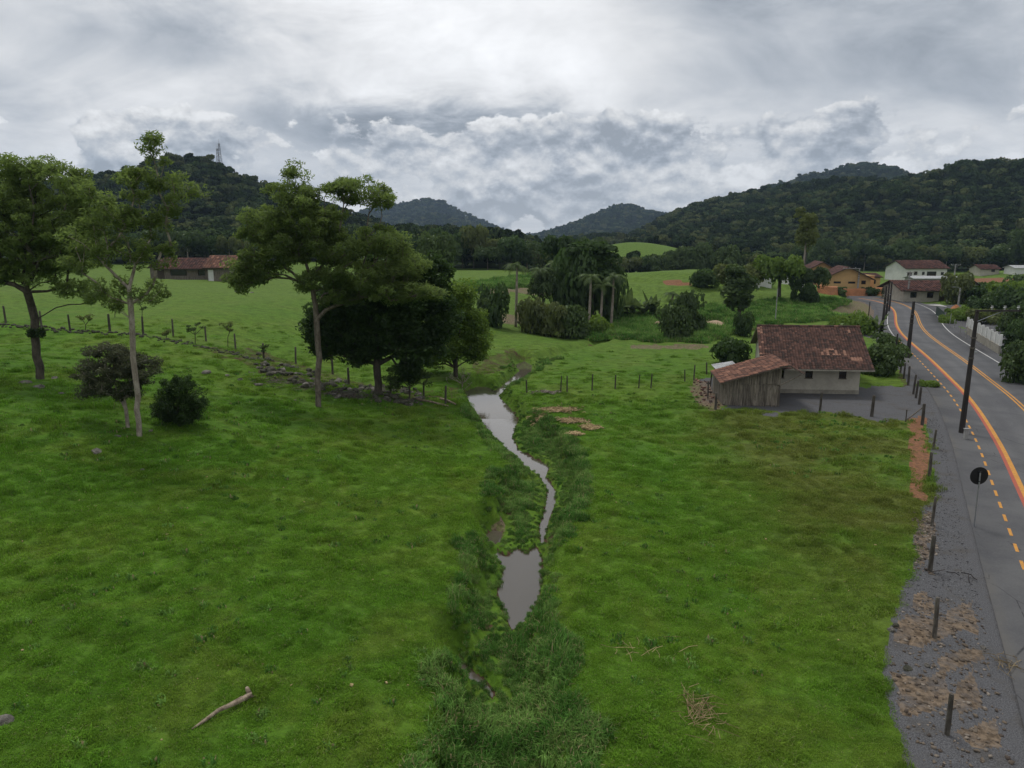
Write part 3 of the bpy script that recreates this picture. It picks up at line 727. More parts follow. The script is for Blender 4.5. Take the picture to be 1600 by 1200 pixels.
def tree(name, base, trunk_px, blobs, tr, dens, leaf, size, mats, label, cat='tree', group=None, seed=1, Y=None, depth=1.0, clump=.8, flat=.55, up=.25, per=None, elong=1.0, parts=('trunk', 'branches', 'crown'), extra=None, loose=0):
    """trunk_px: waypoints of the trunk above the base; blobs: (px, py, rx, ry[, depth offset]) of leaf masses, as seen from the drone, placed at the tree's own distance"""
    rng = np.random.RandomState(seed); Y = base[1]; root = np.array(base)
    pts = [np.array([0, 0, -.25]), np.array([0, 0, .05])]
    for q in trunk_px:
        w = at_depth(q[0], q[1], Y + (q[2] if len(q) > 2 else 0)); pts.append(w - root)
    fine = [pts[0], pts[1]]
    for a_, b_ in zip(pts[1:], pts[2:]):
        n_ = max(1, int(np.linalg.norm(b_ - a_) / .7))
        for k_ in range(1, n_ + 1): fine.append(a_ + (b_ - a_) * k_ / n_ + rng.normal(0, .16 * tr, 3) * [1, 1, .2])
    pts = fine
    cs = []; rs = []
    for bl in blobs:
        px, py, rx, ry = bl[:4]; dz = bl[4] if len(bl) > 4 else 0.0
        c = at_depth(px, py, Y + dz); k = c[1] * 1.02 / F; rx *= k; ry *= k; ryy = rx * depth if len(bl) < 6 else bl[5]
        vol = rx * ryy * ry; n = max(3, int(dens * (vol ** .667)))
        d = rng.normal(0, 1, (n, 3)); d /= np.linalg.norm(d, axis=1)[:, None]; rr = rng.uniform(.12, 1, n) ** .45
        q = c - root + d * rr[:, None] * [rx, ryy, ry]
        cs.append(q); rs.append(np.full(n, clump) * rng.uniform(.6, 1.25, n))
    cs = np.vstack(cs); rs = np.concatenate(rs); keep = cs[:, 2] > .3; cs = cs[keep]; rs = rs[keep]
    nodes, par, rad, ch, main = branch_tree(pts, tr, cs, rng)
    o = empty(name, base, label, cat, group)
    link(parts[0], skeleton_mesh(parts[0], nodes, par, rad, range(1, main), mats[0], 10, 1.5), o)
    link(parts[1], skeleton_mesh(parts[1], nodes, par, rad, range(main, len(nodes)), mats[0], 6), o)
    per = per or leaf
    V, Fc, t = leaf_cloud(cs, rs[:, None], per, size, rng, flat, up, elong)
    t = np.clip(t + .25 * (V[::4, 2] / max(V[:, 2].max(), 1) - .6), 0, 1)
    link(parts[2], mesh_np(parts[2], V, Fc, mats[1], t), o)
    return o

bF, bD, bP = M['bark'], M['bark_dark'], M['bark_pale']
b1 = P(62, 587)
tree('spreading_tree', b1, [(57, 540), (53, 500), (50, 478)], [(42, 262, 40, 22), (95, 292, 55, 32), (15, 325, 55, 38), (75, 350, 70, 40), (-40, 370, 50, 50), (30, 400, 60, 28), (125, 372, 45, 32), (105, 405, 40, 22),
     (5, 425, 35, 18), (150, 330, 30, 28), (118, 448, 26, 12), (140, 462, 20, 10), (25, 265, 18, 12), (-80, 320, 60, 50), (-60, 430, 40, 20), (60, 425, 40, 16), (-10, 300, 50, 40)], .25, 14, 110, .095, (bD, M['leaf_feather']),
     'old many-branched spreading tree with a dark nest on its trunk, above loose stones', seed=3, clump=.58, flat=.6, elong=1.5)
b2 = P(218, 682)
tree('slender_tree', b2, [(214, 620), (209, 560), (206, 500), (203, 450)], [(228, 222, 18, 16), (246, 218, 14, 8), (205, 290, 40, 26), (250, 275, 34, 26), (275, 318, 24, 22), (180, 335, 45, 30), (232, 345, 32, 25),
     (150, 300, 25, 20), (140, 375, 38, 28), (190, 395, 38, 24), (245, 395, 30, 20), (120, 420, 25, 15), (172, 455, 30, 20), (232, 455, 26, 18), (180, 480, 18, 10), (300, 300, 14, 10)], .14, 12, 95, .085, (bP, M['leaf_feather']),
     'tall slender tree with pale bare trunk and airy crown beside the round bush', seed=8, clump=.5, flat=.7, elong=1.5)
b2b = P(200, 668)
tree('twin_stem_shrub', b2b, [(197, 640), (194, 622)], [(180, 570, 50, 22), (150, 590, 30, 24), (190, 600, 40, 26), (225, 575, 24, 22), (145, 612, 22, 12), (170, 548, 34, 10)], .10, 34, 140, .06, (bP, M['leaf_grey']),
     'low twin-stemmed small tree with dull grey-green flat crown behind the slender trunk', seed=9, clump=.38)
b2c = P(281, 664)
tree('round_bush', b2c, [(281, 655), (281, 645)], [(280, 626, 40, 34), (262, 640, 22, 20), (300, 640, 22, 20), (280, 600, 24, 14), (281, 650, 30, 12)], .08, 45, 130, .055, (bD, M['leaf_dark']),
     'dense round dark green bush on the grass slope beside the slender pale tree', 'bush', seed=10, clump=.3, flat=.9, parts=('stem', 'twigs', 'foliage'))
b3 = P(497, 629)
tree('feathery_tree', b3, [(497, 560), (495, 500), (490, 455), (486, 430)], [(466, 272, 16, 14), (450, 300, 30, 20), (500, 320, 45, 30), (560, 298, 42, 18), (590, 312, 24, 12), (535, 290, 22, 12), (410, 345, 42, 20), (470, 350, 60, 25), (390, 372, 20, 10),
     (395, 420, 40, 20), (430, 400, 50, 20), (380, 442, 26, 12), (520, 385, 55, 28), (590, 375, 45, 30), (560, 430, 60, 26), (640, 415, 40, 24), (610, 450, 60, 20), (500, 440, 45, 20), (670, 455, 30, 14, -2), (530, 465, 30, 10), (450, 380, 40, 25), (380, 432, 30, 14)],
     .21, 15, 115, .095, (bF, M['leaf_feather']), 'tall feathery-leaved tree with a straight grey trunk and wide layered crown by the stone wall', seed=12, clump=.62, flat=.6, elong=1.5)
b4 = P(590, 612)
tree('dense_dark_tree', b4, [(590, 570), (588, 540)], [(520, 505, 46, 34), (545, 470, 50, 36), (600, 480, 60, 50), (655, 480, 50, 50), (620, 430, 60, 34), (670, 430, 36, 30), (590, 530, 55, 26), (650, 535, 46, 36), (510, 545, 24, 16), (560, 560, 22, 14), (640, 575, 22, 18), (540, 525, 34, 22), (690, 500, 24, 34)],
     .30, 17, 120, .15, (bD, M['leaf_dark']), 'broad dense dark green tree with low shady crown, behind the tall feathery tree', seed=14, clump=.75, flat=.75, depth=.8)
b5 = P(712, 588)
tree('light_green_tree', b5, [(712, 575), (713, 560)], [(715, 500, 38, 42), (700, 540, 40, 24), (742, 510, 22, 30), (740, 545, 24, 18), (690, 470, 30, 30), (675, 540, 30, 30), (720, 460, 26, 20)],
     .22, 17, 120, .13, (bD, M['leaf_bright']), 'bushy bright light-green tree leaning over the creek, beside the dense dark tree', seed=15, clump=.75, flat=.75)
bb = P(640, 618)
tree('undergrowth_shrub', bb, [(640, 606), (641, 600)], [(630, 585, 26, 18), (655, 592, 20, 14), (620, 600, 16, 10)], .07, 14, 100, .09, (bD, M['leaf_mid']), 'loose green shrub at the foot of the dense dark tree', 'shrub', seed=16, clump=.5, parts=('stem', 'twigs', 'foliage'))
for k, (px, py, w_, h_, lab) in enumerate([(134, 518, 16, 26, 'small leafy sapling at the stone wall between the two tall trees'), (305, 535, 16, 30, 'pale green wispy sapling on the stone wall behind the round bush'),
        (356, 540, 15, 34, 'darker green wispy sapling on the stone wall where it bends downhill'), (412, 560, 8, 22, 'thin little sapling growing from the stone wall'), (180, 500, 10, 40, 'slim sapling standing in the field behind the slender tree'),
        (222, 520, 12, 62, 'tall slim sapling right behind the slender tree trunk'), (260, 530, 10, 14, 'tiny shrub at the wall, below the field')]):
    q = P(px, py); tree('sapling', q, [(px, py - h_ * .4)], [(px - w_ * .3, py - h_ * .75, w_ * .7, h_ * .28), (px + w_ * .4, py - h_ * .85, w_ * .6, h_ * .22)], .035, 14, 60, .075, (bD, M['leaf_mid'] if k % 2 else M['leaf_olive']), lab, 'sapling', seed=30 + k, clump=.32, parts=('stem', 'twigs', 'foliage'))
q = P(722, 612)
tree('leafless_shrub', q, [(722, 600)], [(716, 585, 18, 10), (730, 590, 14, 12), (705, 592, 10, 8), (722, 575, 12, 6)], .05, 30, 4, .05, (bP, M['leaf_grey']), 'nearly leafless pale brown shrub on the creek bank near the fence', 'shrub', seed=41, clump=.3, parts=('stem', 'twigs', 'foliage'))

# ------------------------------------------------------------------ middle-distance woody plants
def canopy_proto(n, seed, mat_, kind='round', leafn=1500, size=.34):
    """crown of unit-ish size: radius about 3.5 m; used for trees far away"""
    rng = np.random.RandomState(seed)
    if kind == 'round': cl = [(rng.uniform(-2.3, 2.3), rng.uniform(-2.3, 2.3), rng.uniform(-1, 1.6), rng.uniform(1.0, 1.9)) for _ in range(n)]
    elif kind == 'tall': cl = [(rng.uniform(-1.2, 1.2), rng.uniform(-1.2, 1.2), rng.uniform(-3.2, 3.6), rng.uniform(.8, 1.5)) for _ in range(n)]
    else: cl = [(rng.uniform(-3.2, 3.2), rng.uniform(-3.2, 3.2), rng.uniform(-.3, .8), rng.uniform(.9, 1.5)) for _ in range(n)]
    cl = np.array(cl)
    sc = np.repeat(cl, leafn // n, 0); m = len(sc); d = rng.normal(0, 1, (m, 3)); d[:, 2] = np.where(rng.uniform(0, 1, m) < .72, np.abs(d[:, 2]), d[:, 2] * .8); d /= np.linalg.norm(d, axis=1)[:, None]
    Pp = sc[:, :3] + d * sc[:, 3:] * rng.uniform(.82, 1.06, m)[:, None] * [1, 1, .85]
    nrm = d + rng.normal(0, .45, (m, 3)); nrm /= np.linalg.norm(nrm, axis=1)[:, None]
    a = np.cross(nrm, rng.normal(0, 1, (m, 3))); a /= np.linalg.norm(a, axis=1)[:, None]; b = np.cross(nrm, a)
    s = (size * rng.uniform(.6, 1.3, m))[:, None]; a *= s; b *= s * .8
    V = np.stack([Pp - a, Pp - b, Pp + a, Pp + b], 1).reshape(-1, 3); Fc = np.arange(4 * m).reshape(-1, 4)
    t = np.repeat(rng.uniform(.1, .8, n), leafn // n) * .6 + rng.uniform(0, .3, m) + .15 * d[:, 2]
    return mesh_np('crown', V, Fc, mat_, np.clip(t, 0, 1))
def _cp(a, b, c, d): return canopy_proto(a + 8, b, c, d, 3600, .25)
def trunk_mesh(h, r, m, lean=0.0):
    mb = MB(); mb.tube([(0, 0, -.4), (0, 0, 0), (lean * .5, 0, h * .5), (lean, 0, h)], [r * 1.5, r * 1.2, r, r * .6], 7); return mb.mesh('trunk', m, True)
CR = [canopy_proto(9, 100 + i, M['forest'], k, 900, .42) for i, k in enumerate(['round', 'round', 'round', 'flat', 'flat', 'tall', 'round', 'flat'])]
CRN = [_cp(14, 200 + i, M['leaf_mid'], k) for i, k in enumerate(['round', 'round', 'flat', 'tall', 'round'])]
CRD = [_cp(14, 220 + i, M['leaf_dark'], k) for i, k in enumerate(['round', 'tall', 'flat', 'round'])]
CRO = [_cp(14, 240 + i, M['leaf_olive'], k) for i, k in enumerate(['round', 'flat', 'tall'])]
CRB = [_cp(14, 260 + i, M['leaf_bright'], k) for i, k in enumerate(['round', 'flat'])]
KR = {'round': (3.1, 2.3), 'flat': (3.9, 1.6), 'tall': (2.1, 4.2)}
def ctree(px, py_base, top, halfw, crown_low, crown, barkm, name, label, cat='tree', group=None, kind='round', base=None, k=1.0):
    b = P(px, py_base) if base is None else base
    zt = at_depth(px, top, b[1])[2]; hw = halfw * b[1] * 1.02 / F; zl = at_depth(px, crown_low, b[1])[2]
    zl = max(zl, b[2] + .05)
    if zt < zl + .6: zt = zl + .6
    if py_base - crown_low < 9 and kind != 'flat': zl = b[2] - .45 * (zt - b[2])
    rx, rz = KR[kind]; o = empty(name, b, label, cat, group, 0)
    ht = (zl + zt) / 2 - b[2]; link('trunk', trunk_mesh(max(ht, .3), max(.08, min(.3, hw * .09)), barkm, R.uniform(-.3, .3)), o)
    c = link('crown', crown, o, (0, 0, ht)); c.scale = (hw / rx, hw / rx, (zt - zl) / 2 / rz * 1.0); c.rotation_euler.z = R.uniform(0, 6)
    return o
ctree(682, 460, 372, 24, 440, CRN[0], bD, 'field_tree', 'dark grey-green tree standing behind the light green tree at the field edge')
for i, (px, pb, top, hw, low, cr, kd, lab) in enumerate([
        (770, 510, 455, 20, 508, CRD[0], 'round', 'dark rounded bush beside the bare earth patch, left of the palms'), (752, 520, 462, 12, 515, CRN[3], 'tall', 'upright narrow bush at the edge of the light green tree'),
        (850, 500, 425, 20, 470, CRN[1], 'round', 'mid green tree between the two pale-trunked palms'),
        (880, 470, 372, 36, 420, CRD[2], 'flat', 'broad flat-topped dark tree at the back of the palm grove'), (925, 500, 375, 34, 470, CRD[1], 'tall', 'tallest dark conical tree in the palm grove'),
        (900, 500, 410, 34, 495, CRD[0], 'round', 'dense dark tree in the middle of the palm grove'), (945, 500, 420, 24, 495, CRD[3], 'round', 'dark tree at the right end of the palm grove'),
        (862, 522, 478, 24, 518, CRO[0], 'round', 'grey-green thicket bush in front of the tall palm'), (893, 524, 484, 25, 520, CRN[4], 'round', 'leafy bush below the dark grove'),
        (830, 518, 470, 20, 512, CRO[0], 'round', 'olive bush between the palm trunks'), (925, 520, 490, 24, 516, CRB[0], 'round', 'light green low bush at the foot of the grove'),
        (1072, 520, 462, 30, 516, CRN[1], 'round', 'dark green bushy tree beside the sand heap in the reed field'), (1055, 530, 485, 22, 526, CRN[4], 'round', 'smaller bush in front of the bushy tree by the sand heap'),
        (1155, 500, 410, 26, 490, CRN[3], 'tall', 'uneven upright tree with a thin dark trunk behind the house'), (1150, 470, 415, 34, 450, CRO[1], 'flat', 'olive tree crown spreading above the upright tree'),
        (1160, 529, 494, 13, 528, CRD[0], 'round', 'small egg-shaped clipped bush in the reed field'), (1136, 570, 534, 27, 568, CRD[3], 'round', 'dark round bush beside the tin-roofed lean-to'),
        (1217, 470, 402, 36, 448, CRB[1], 'flat', 'light green umbrella-shaped tree beside the far bend of the road'), (1262, 470, 420, 28, 455, CRN[2], 'flat', 'darker spreading tree next to the light umbrella tree'),
        (1250, 470, 325, 15, 385, CRO[2], 'tall', 'very tall slim tree with a bare pale trunk rising above the forest'), (1256, 440, 355, 14, 400, CRO[0], 'round', 'shorter crown beside the very tall slim tree'),
        (1240, 474, 445, 12, 472, CRD[1], 'round', 'narrow dark bush at the left of the road hedge'), (1262, 474, 448, 14, 472, CRD[0], 'round', 'dark bush at the right of the road hedge'),
        (1385, 550, 525, 22, 580, CRN[1], 'round', 'green shrub behind the house gable'), (1378, 585, 545, 26, 586, CRN[4], 'round', 'large shrub between the tiled house and the roadside fence'),
        (1330, 520, 487, 28, 518, CRB[0], 'round', 'light green bush just behind the tiled roof ridge'),
        (1494, 473, 430, 21, 468, CRO[0], 'round', 'big round brownish-green tree in front of the cream house'),
        (1535, 475, 444, 34, 472, CRD[2], 'flat', 'low dark spreading tree by the cream house'), (1578, 485, 440, 34, 475, CRB[1], 'flat', 'green flat-crowned tree behind the white picket wall'),
        (1590, 500, 455, 30, 495, CRD[0], 'round', 'dark dense tree at the edge of the frame behind the white wall'), (1545, 505, 480, 24, 503, CRO[1], 'round', 'olive shrubbery behind the white pickets'),
        (1510, 500, 480, 20, 498, CRB[0], 'round', 'bright green garden shrub behind the wire fence'), (1495, 495, 478, 14, 492, CRB[1], 'round', 'small bright shrub next to the orange earth heap'),
        (1575, 545, 517, 10, 545, CRD[1], 'tall', 'dark clipped hedge column at the end of the white wall'), (1530, 492, 468, 18, 490, CRD[0], 'round', 'dark garden bush right behind the picket wall'), (1560, 492, 462, 22, 490, CRN[0], 'round', 'leafy garden tree beside the grey garden pole'), (1590, 520, 480, 22, 518, CRN[1], 'round', 'large leafy garden shrub at the frame edge'), (1605, 470, 435, 24, 462, CRN[4], 'round', 'tree at the frame edge below the bare terraces'),
        (1480, 505, 492, 10, 504, CRB[0], 'round', 'low bright shrub behind the mesh fence, nearer the green gate'), (1592, 540, 505, 16, 540, CRD[3], 'round', 'dark bush beyond the clipped hedge column'),
        (1595, 598, 545, 26, 596, CRN[0], 'round', 'dull green roadside bush on the right verge'),
        (1405, 466, 449, 14, 464, CRB[0], 'round', 'yellow-green garden bush in front of the brown-roofed bungalow'), (1388, 466, 452, 9, 464, CRD[0], 'round', 'small dark garden bush beside the bungalow drive'),
        (1313, 462, 447, 8, 460, CRN[3], 'tall', 'small narrow tree by the ochre house embankment'), (1358, 462, 446, 10, 458, CRD[2], 'round', 'little dark tree beside the orange embankment'),
        (1422, 470, 458, 8, 468, CRN[4], 'round', 'clipped shrub by the bungalow wall'),
        (1450, 604, 594, 13, 603, CRB[0], 'round', 'low green shrub on the gravel verge beside the cycle lane'),
        (1145, 438, 418, 26, 436, CRN[2], 'round', 'bushy tree behind the far white buildings'), (1100, 450, 425, 20, 448, CRD[0], 'round', 'dark rounded tree at the right end of the green knoll')]):
    ctree(px, pb, top, hw, low, cr, bP if 'pale trunk' in lab else bD, 'bush' if 'bush' in lab or 'shrub' in lab else 'tree', lab, 'bush' if 'bush' in lab or 'shrub' in lab else 'tree', kind=kd)

def frond_mesh(L, rng, arcs=11, droop=1.0, elev=.8, m=None):
    V = []; Fc = []; t = []
    for a in range(arcs):
        az = 2 * pi * a / arcs + rng.uniform(-.2, .2); e = elev * rng.uniform(.2, 1.2); pts = []; q = np.array([0, 0, 0.]); d = np.array([cos(az) * cos(e), sin(az) * cos(e), sin(e)])
        n = 9
        for k in range(n + 1):
            pts.append(q.copy()); q = q + d * L / n; d[2] -= .24 * droop; d /= np.linalg.norm(d)
        side = np.array([-sin(az), cos(az), 0])
        for k in range(1, n + 1):
            w = L * .26 * sin(pi * (k / (n + 1)) ** .7) + .03
            for s in (-1, 1):
                for j in (0, .5):
                    p0 = pts[k - 1] + (pts[k] - pts[k - 1]) * j; p1 = p0 + (pts[k] - pts[k - 1]) * .42
                    tip = (p0 + p1) / 2 + side * s * w + (pts[k] - pts[k - 1]) * .6 - np.array([0, 0, w * .45])
                    b = len(V); V += [p0, p1, tip]; Fc.append((b, b + 1, b + 2)); t.append(rng.uniform(.1, .9))
    return mesh_np('fronds', V, Fc, m or M['leaf_palm'], t)
PF = [frond_mesh(3.0, np.random.RandomState(300 + i), 14) for i in range(3)]
for i, (px, pb, top, lab) in enumerate([(806, 508, 408, 'palm with a swollen pale trunk nearest the bare earth patch, leftmost of the grove'), (868, 490, 406, 'palm with a straight pale trunk in front of the dark grove'), (842, 500, 415, 'palm between the two pale-trunked ones, half hidden in the trees'),
        (955, 510, 425, 'palm at the right end of the dark grove'), (938, 512, 440, 'lower palm among the dark trees of the grove'), (920, 512, 425, 'palm rising in the middle of the dark grove'), (1050, 470, 452, 'small palm beside the knoll')]):
    b = P(px, pb); zt = at_depth(px, top + 8, b[1])[2]; h = zt - b[2]; o = empty('palm_tree', b, lab, 'palm')
    mb = MB(); mb.tube([(0, 0, -.3), (0, 0, .4), (.1, 0, h * .5), (.15, 0, h * .9), (.12, 0, h)], [.26, .2, .19, .15, .10], 9); mb.build('trunk', bP, o, smooth=True)
    f = link('fronds', PF[i % 3], o, (.12, 0, h)); f.rotation_euler.z = i; f.scale = (.85,) * 3
def banana(px, pb, h, label, seed):
    b = P(px, pb); rng = np.random.RandomState(seed); o = empty('banana_plant', b, label, 'banana plant')
    mb = MB(); 
    for k in range(3): mb.tube([(k * .5 - .5, k * .3, -.2), (k * .5 - .5, k * .3, h * .45)], [.10, .07], 7)
    mb.build('stem', M['leaf_palm'], o, smooth=True)
    V = []; Fc = []; t = []
    for k in range(18):
        az = rng.uniform(0, 6.28); x0 = (k % 3) * .5 - .5; e = rng.uniform(.1, 1.4); L = h * rng.uniform(.45, .8); w = L * .2
        d = np.array([cos(az) * cos(e), sin(az) * cos(e), sin(e)]); q = np.array([x0, (k % 3) * .3, h * rng.uniform(.12, .5)]); s = np.array([-sin(az), cos(az), 0]); b0 = len(V); n = 5
        for j in range(n + 1):
            ww = w * sin(pi * (.08 + .9 * j / n)); V += [q - s * ww - [0, 0, ww * .4], q, q + s * ww - [0, 0, ww * .4]]; q = q + d * L / n; d[2] -= .12; d /= np.linalg.norm(d)
        for j in range(n):
            a = b0 + 3 * j; Fc += [(a, a + 1, a + 4, a + 3), (a + 1, a + 2, a + 5, a + 4)]; t += [rng.uniform(0, 1)] * 2
    link('leaves', mesh_np('leaves', V, Fc, M['leaf_palm'], t), o)
for i, (px, pb, h, lab) in enumerate([(985, 495, 4.2, 'banana plant beside the dark palm grove'), (1003, 495, 4.0, 'banana plant in the middle of the banana clump'), (1020, 493, 4.4, 'banana plant at the knoll end of the banana clump'), (970, 490, 3.8, 'banana plant under the palm at the grove edge'),
        (1372, 522, 3.2, 'banana-like plant behind the tiled roof corner'), (1088, 516, 3.0, 'banana plant beside the bushy tree by the sand heap')]): banana(px, pb, h, lab, 400 + i)

# trees along the forest's edge, one by one
def edge_trees():
    a = radians(-45)
    while a < radians(45):
        fr = float(front(a)); px = 800 + F * math.tan(a); tall = R.random() < .12
        w = R.uniform(2.6, 4.2) * (1.25 if fr > 300 else 1); r_ = fr + R.uniform(-3, 7); x, y = r_ * sin(a), r_ * cos(a)
        a += w * 1.15 / fr
        if 862 < px < 880 or (1480 < px and R.random() < .3): continue
        lab, grp = (('tree in the forest front behind the farm sheds and upper pasture', 'forest front trees above the pasture') if px < 560 else
            ('tree in the forest front at the top of the valley field', 'forest front trees at the valley field') if px < 860 else
            ('tree in the dark wood behind the terraced knoll', 'wood behind the terraced knoll') if px < 1190 else ('tree in the forest front behind the village houses', 'forest front trees behind the village'))
        o = empty('forest_tree', (x, y, gz(x, y)), lab, 'tree', grp, R.uniform(0, 6)); h = w * R.uniform(1.9, 2.6) * (1.35 if tall else 1)
        pale = R.random() < .4; link('trunk', trunk_mesh(h * .6, .16, bP if pale else bD), o)
        o['label'] = ('tall ' if tall else '') + ('pale-trunked ' if pale else 'dark-trunked ') + lab; k = R.choice([0, 1, 2, 4, 5, 8, 9, 10]); c = link('crown', EDGE[k], o, (0, 0, h * .58)); c.scale = (w / 3.0, w / 3.0, h * .44 / 2.3)
EDGE = CRN + CRD + CRO
edge_trees()

# ------------------------------------------------------------------ scattering by geometry nodes (stuff only)
def scatter(name, pts, rot, scl, idx, protos, kind='stuff'):
    coll = bpy.data.collections.new(name + '_sources')
    for i, me in enumerate(protos):
        o = bpy.data.objects.new('%s_source_%02d' % (name, i), me); coll.objects.link(o)
    me = bpy.data.meshes.new(name); me.vertices.add(len(pts)); me.vertices.foreach_set('co', np.asarray(pts, np.float32).ravel())
    a = me.attributes.new('rot', 'FLOAT_VECTOR', 'POINT'); a.data.foreach_set('vector', np.asarray(rot, np.float32).ravel())
    a = me.attributes.new('scl', 'FLOAT_VECTOR', 'POINT'); a.data.foreach_set('vector', np.asarray(scl, np.float32).ravel())
    a = me.attributes.new('idx', 'INT', 'POINT'); a.data.foreach_set('value', np.asarray(idx, np.int32))
    ng = bpy.data.node_groups.new(name, 'GeometryNodeTree')
    ng.interface.new_socket('Geometry', in_out='INPUT', socket_type='NodeSocketGeometry'); ng.interface.new_socket('Geometry', in_out='OUTPUT', socket_type='NodeSocketGeometry')
    n = ng.nodes; gi = n.new('NodeGroupInput'); go = n.new('NodeGroupOutput'); ip = n.new('GeometryNodeInstanceOnPoints'); ci = n.new('GeometryNodeCollectionInfo')
    ci.inputs[0].default_value = coll; ci.inputs['Separate Children'].default_value = True; ci.inputs['Reset Children'].default_value = True
    def na(nm, ty):
        q = n.new('GeometryNodeInputNamedAttribute'); q.data_type = ty; q.inputs[0].default_value = nm; return q.outputs[0]
    L = ng.links.new; L(gi.outputs[0], ip.inputs['Points']); L(ci.outputs[0], ip.inputs['Instance']); ip.inputs['Pick Instance'].default_value = True
    L(na('idx', 'INT'), ip.inputs['Instance Index']); L(na('rot', 'FLOAT_VECTOR'), ip.inputs['Rotation']); L(na('scl', 'FLOAT_VECTOR'), ip.inputs['Scale'])
    L(ip.outputs[0], go.inputs[0])
    o = link(name, me); md = o.modifiers.new('scatter', 'NODES'); md.node_group = ng; tag(o, kind=kind); return o

def build_forest():
    rng = np.random.RandomState(77); P3 = []; SC = []
    def region(a0, a1, r0, r1, spacing, rad):
        area = .5 * radians(a1 - a0) * (r1 ** 2 - r0 ** 2); n = int(area / spacing ** 2)
        az = np.radians(rng.uniform(a0, a1, n)); r = np.sqrt(rng.uniform(r0 ** 2, r1 ** 2, n)); x = r * np.sin(az); y = r * np.cos(az)
        k = forest_mask(x, y) > .5; x, y = x[k], y[k]; z = hfun(x, y, False)
        s = rad * np.clip(rng.lognormal(0, .30, len(x)), .45, 1.5) / 3.45
        P3.append(np.column_stack([x, y, z + 2.0 * s + 1.6])); SC.append(np.column_stack([s, s, s * rng.uniform(.75, 1.25, len(x))]))
    region(-46, 46, 205, 360, 4.6, 3.3); region(-46, 46, 360, 560, 4.6, 3.6); region(-46, 46, 560, 960, 5.6, 4.2); region(-30, 46, 960, 1600, 8, 5.5); region(-16, 24, 1600, 2350, 11, 6.5)
    region(-2, 8, 2350, 3050, 15, 7)
    Pt = np.vstack(P3); Sc = np.vstack(SC); n = len(Pt)
    rot = np.column_stack([rng.uniform(-.15, .15, n), rng.uniform(-.15, .15, n), rng.uniform(0, 6.28, n)])
    tag(scatter('forest', Pt, rot, Sc, rng.randint(0, len(CR), n), CR), 'closed dark green forest canopy covering the hills all around the valley', 'forest')
    print('forest', n)
build_forest()

def blade_patch(n, rad, h, w, seed, m, lean=.6, broad=False):
    rng = np.random.RandomState(seed); V = []; t = []
    a = rng.uniform(0, 6.28, n); r = rad * np.sqrt(rng.uniform(0, 1, n)); x = r * np.cos(a); y = r * np.sin(a)
    dirn = rng.uniform(0, 6.28, n); ln = rng.uniform(.15, 1, n) * lean; hh = h * rng.uniform(.45, 1.15, n) * (1.05 - .5 * (r / rad) ** 2)
    ww = w * rng.uniform(.6, 1.3, n)
    fx = np.cos(dirn); fy = np.sin(dirn); sx = -fy; sy = fx
    p0 = np.stack([x - sx * ww, y - sy * ww, -.03 + 0 * x], 1); p1 = np.stack([x + sx * ww, y + sy * ww, -.03 + 0 * x], 1)
    mid = np.stack([x + fx * ln * hh * .35, y + fy * ln * hh * .35, hh * .62], 1); sv = np.stack([sx * ww, sy * ww, 0 * x], 1)
    tip = np.stack([x + fx * ln * hh * 1.1, y + fy * ln * hh * 1.1, hh * (1 - .35 * ln)], 1)
    V = np.stack([p0, p1, mid + sv * (1.3 if broad else .7), tip, mid - sv * (1.3 if broad else .7)], 1).reshape(-1, 3)
    i = np.arange(n)[:, None] * 5; Fc = i + np.array([[0, 1, 2, 4]]); T3 = i + np.array([[4, 2, 3, 3]])
    Fq = np.vstack([Fc, i + np.array([[4, 2, 3, 3]])]) if False else None
    # quads for the lower half, a narrow quad for the tip
    V2 = np.vstack([V]); tipq = np.stack([mid + sv * .7, tip + sv * .15, tip - sv * .15, mid - sv * .7], 1).reshape(-1, 3)
    V3 = np.vstack([V2, tipq]); Fall = np.vstack([Fc, len(V2) + np.arange(n)[:, None] * 4 + np.array([[0, 1, 2, 3]])])
    tt = rng.uniform(0, 1, n); return mesh_np('tuft', V3, Fall, m, np.concatenate([tt, tt]))
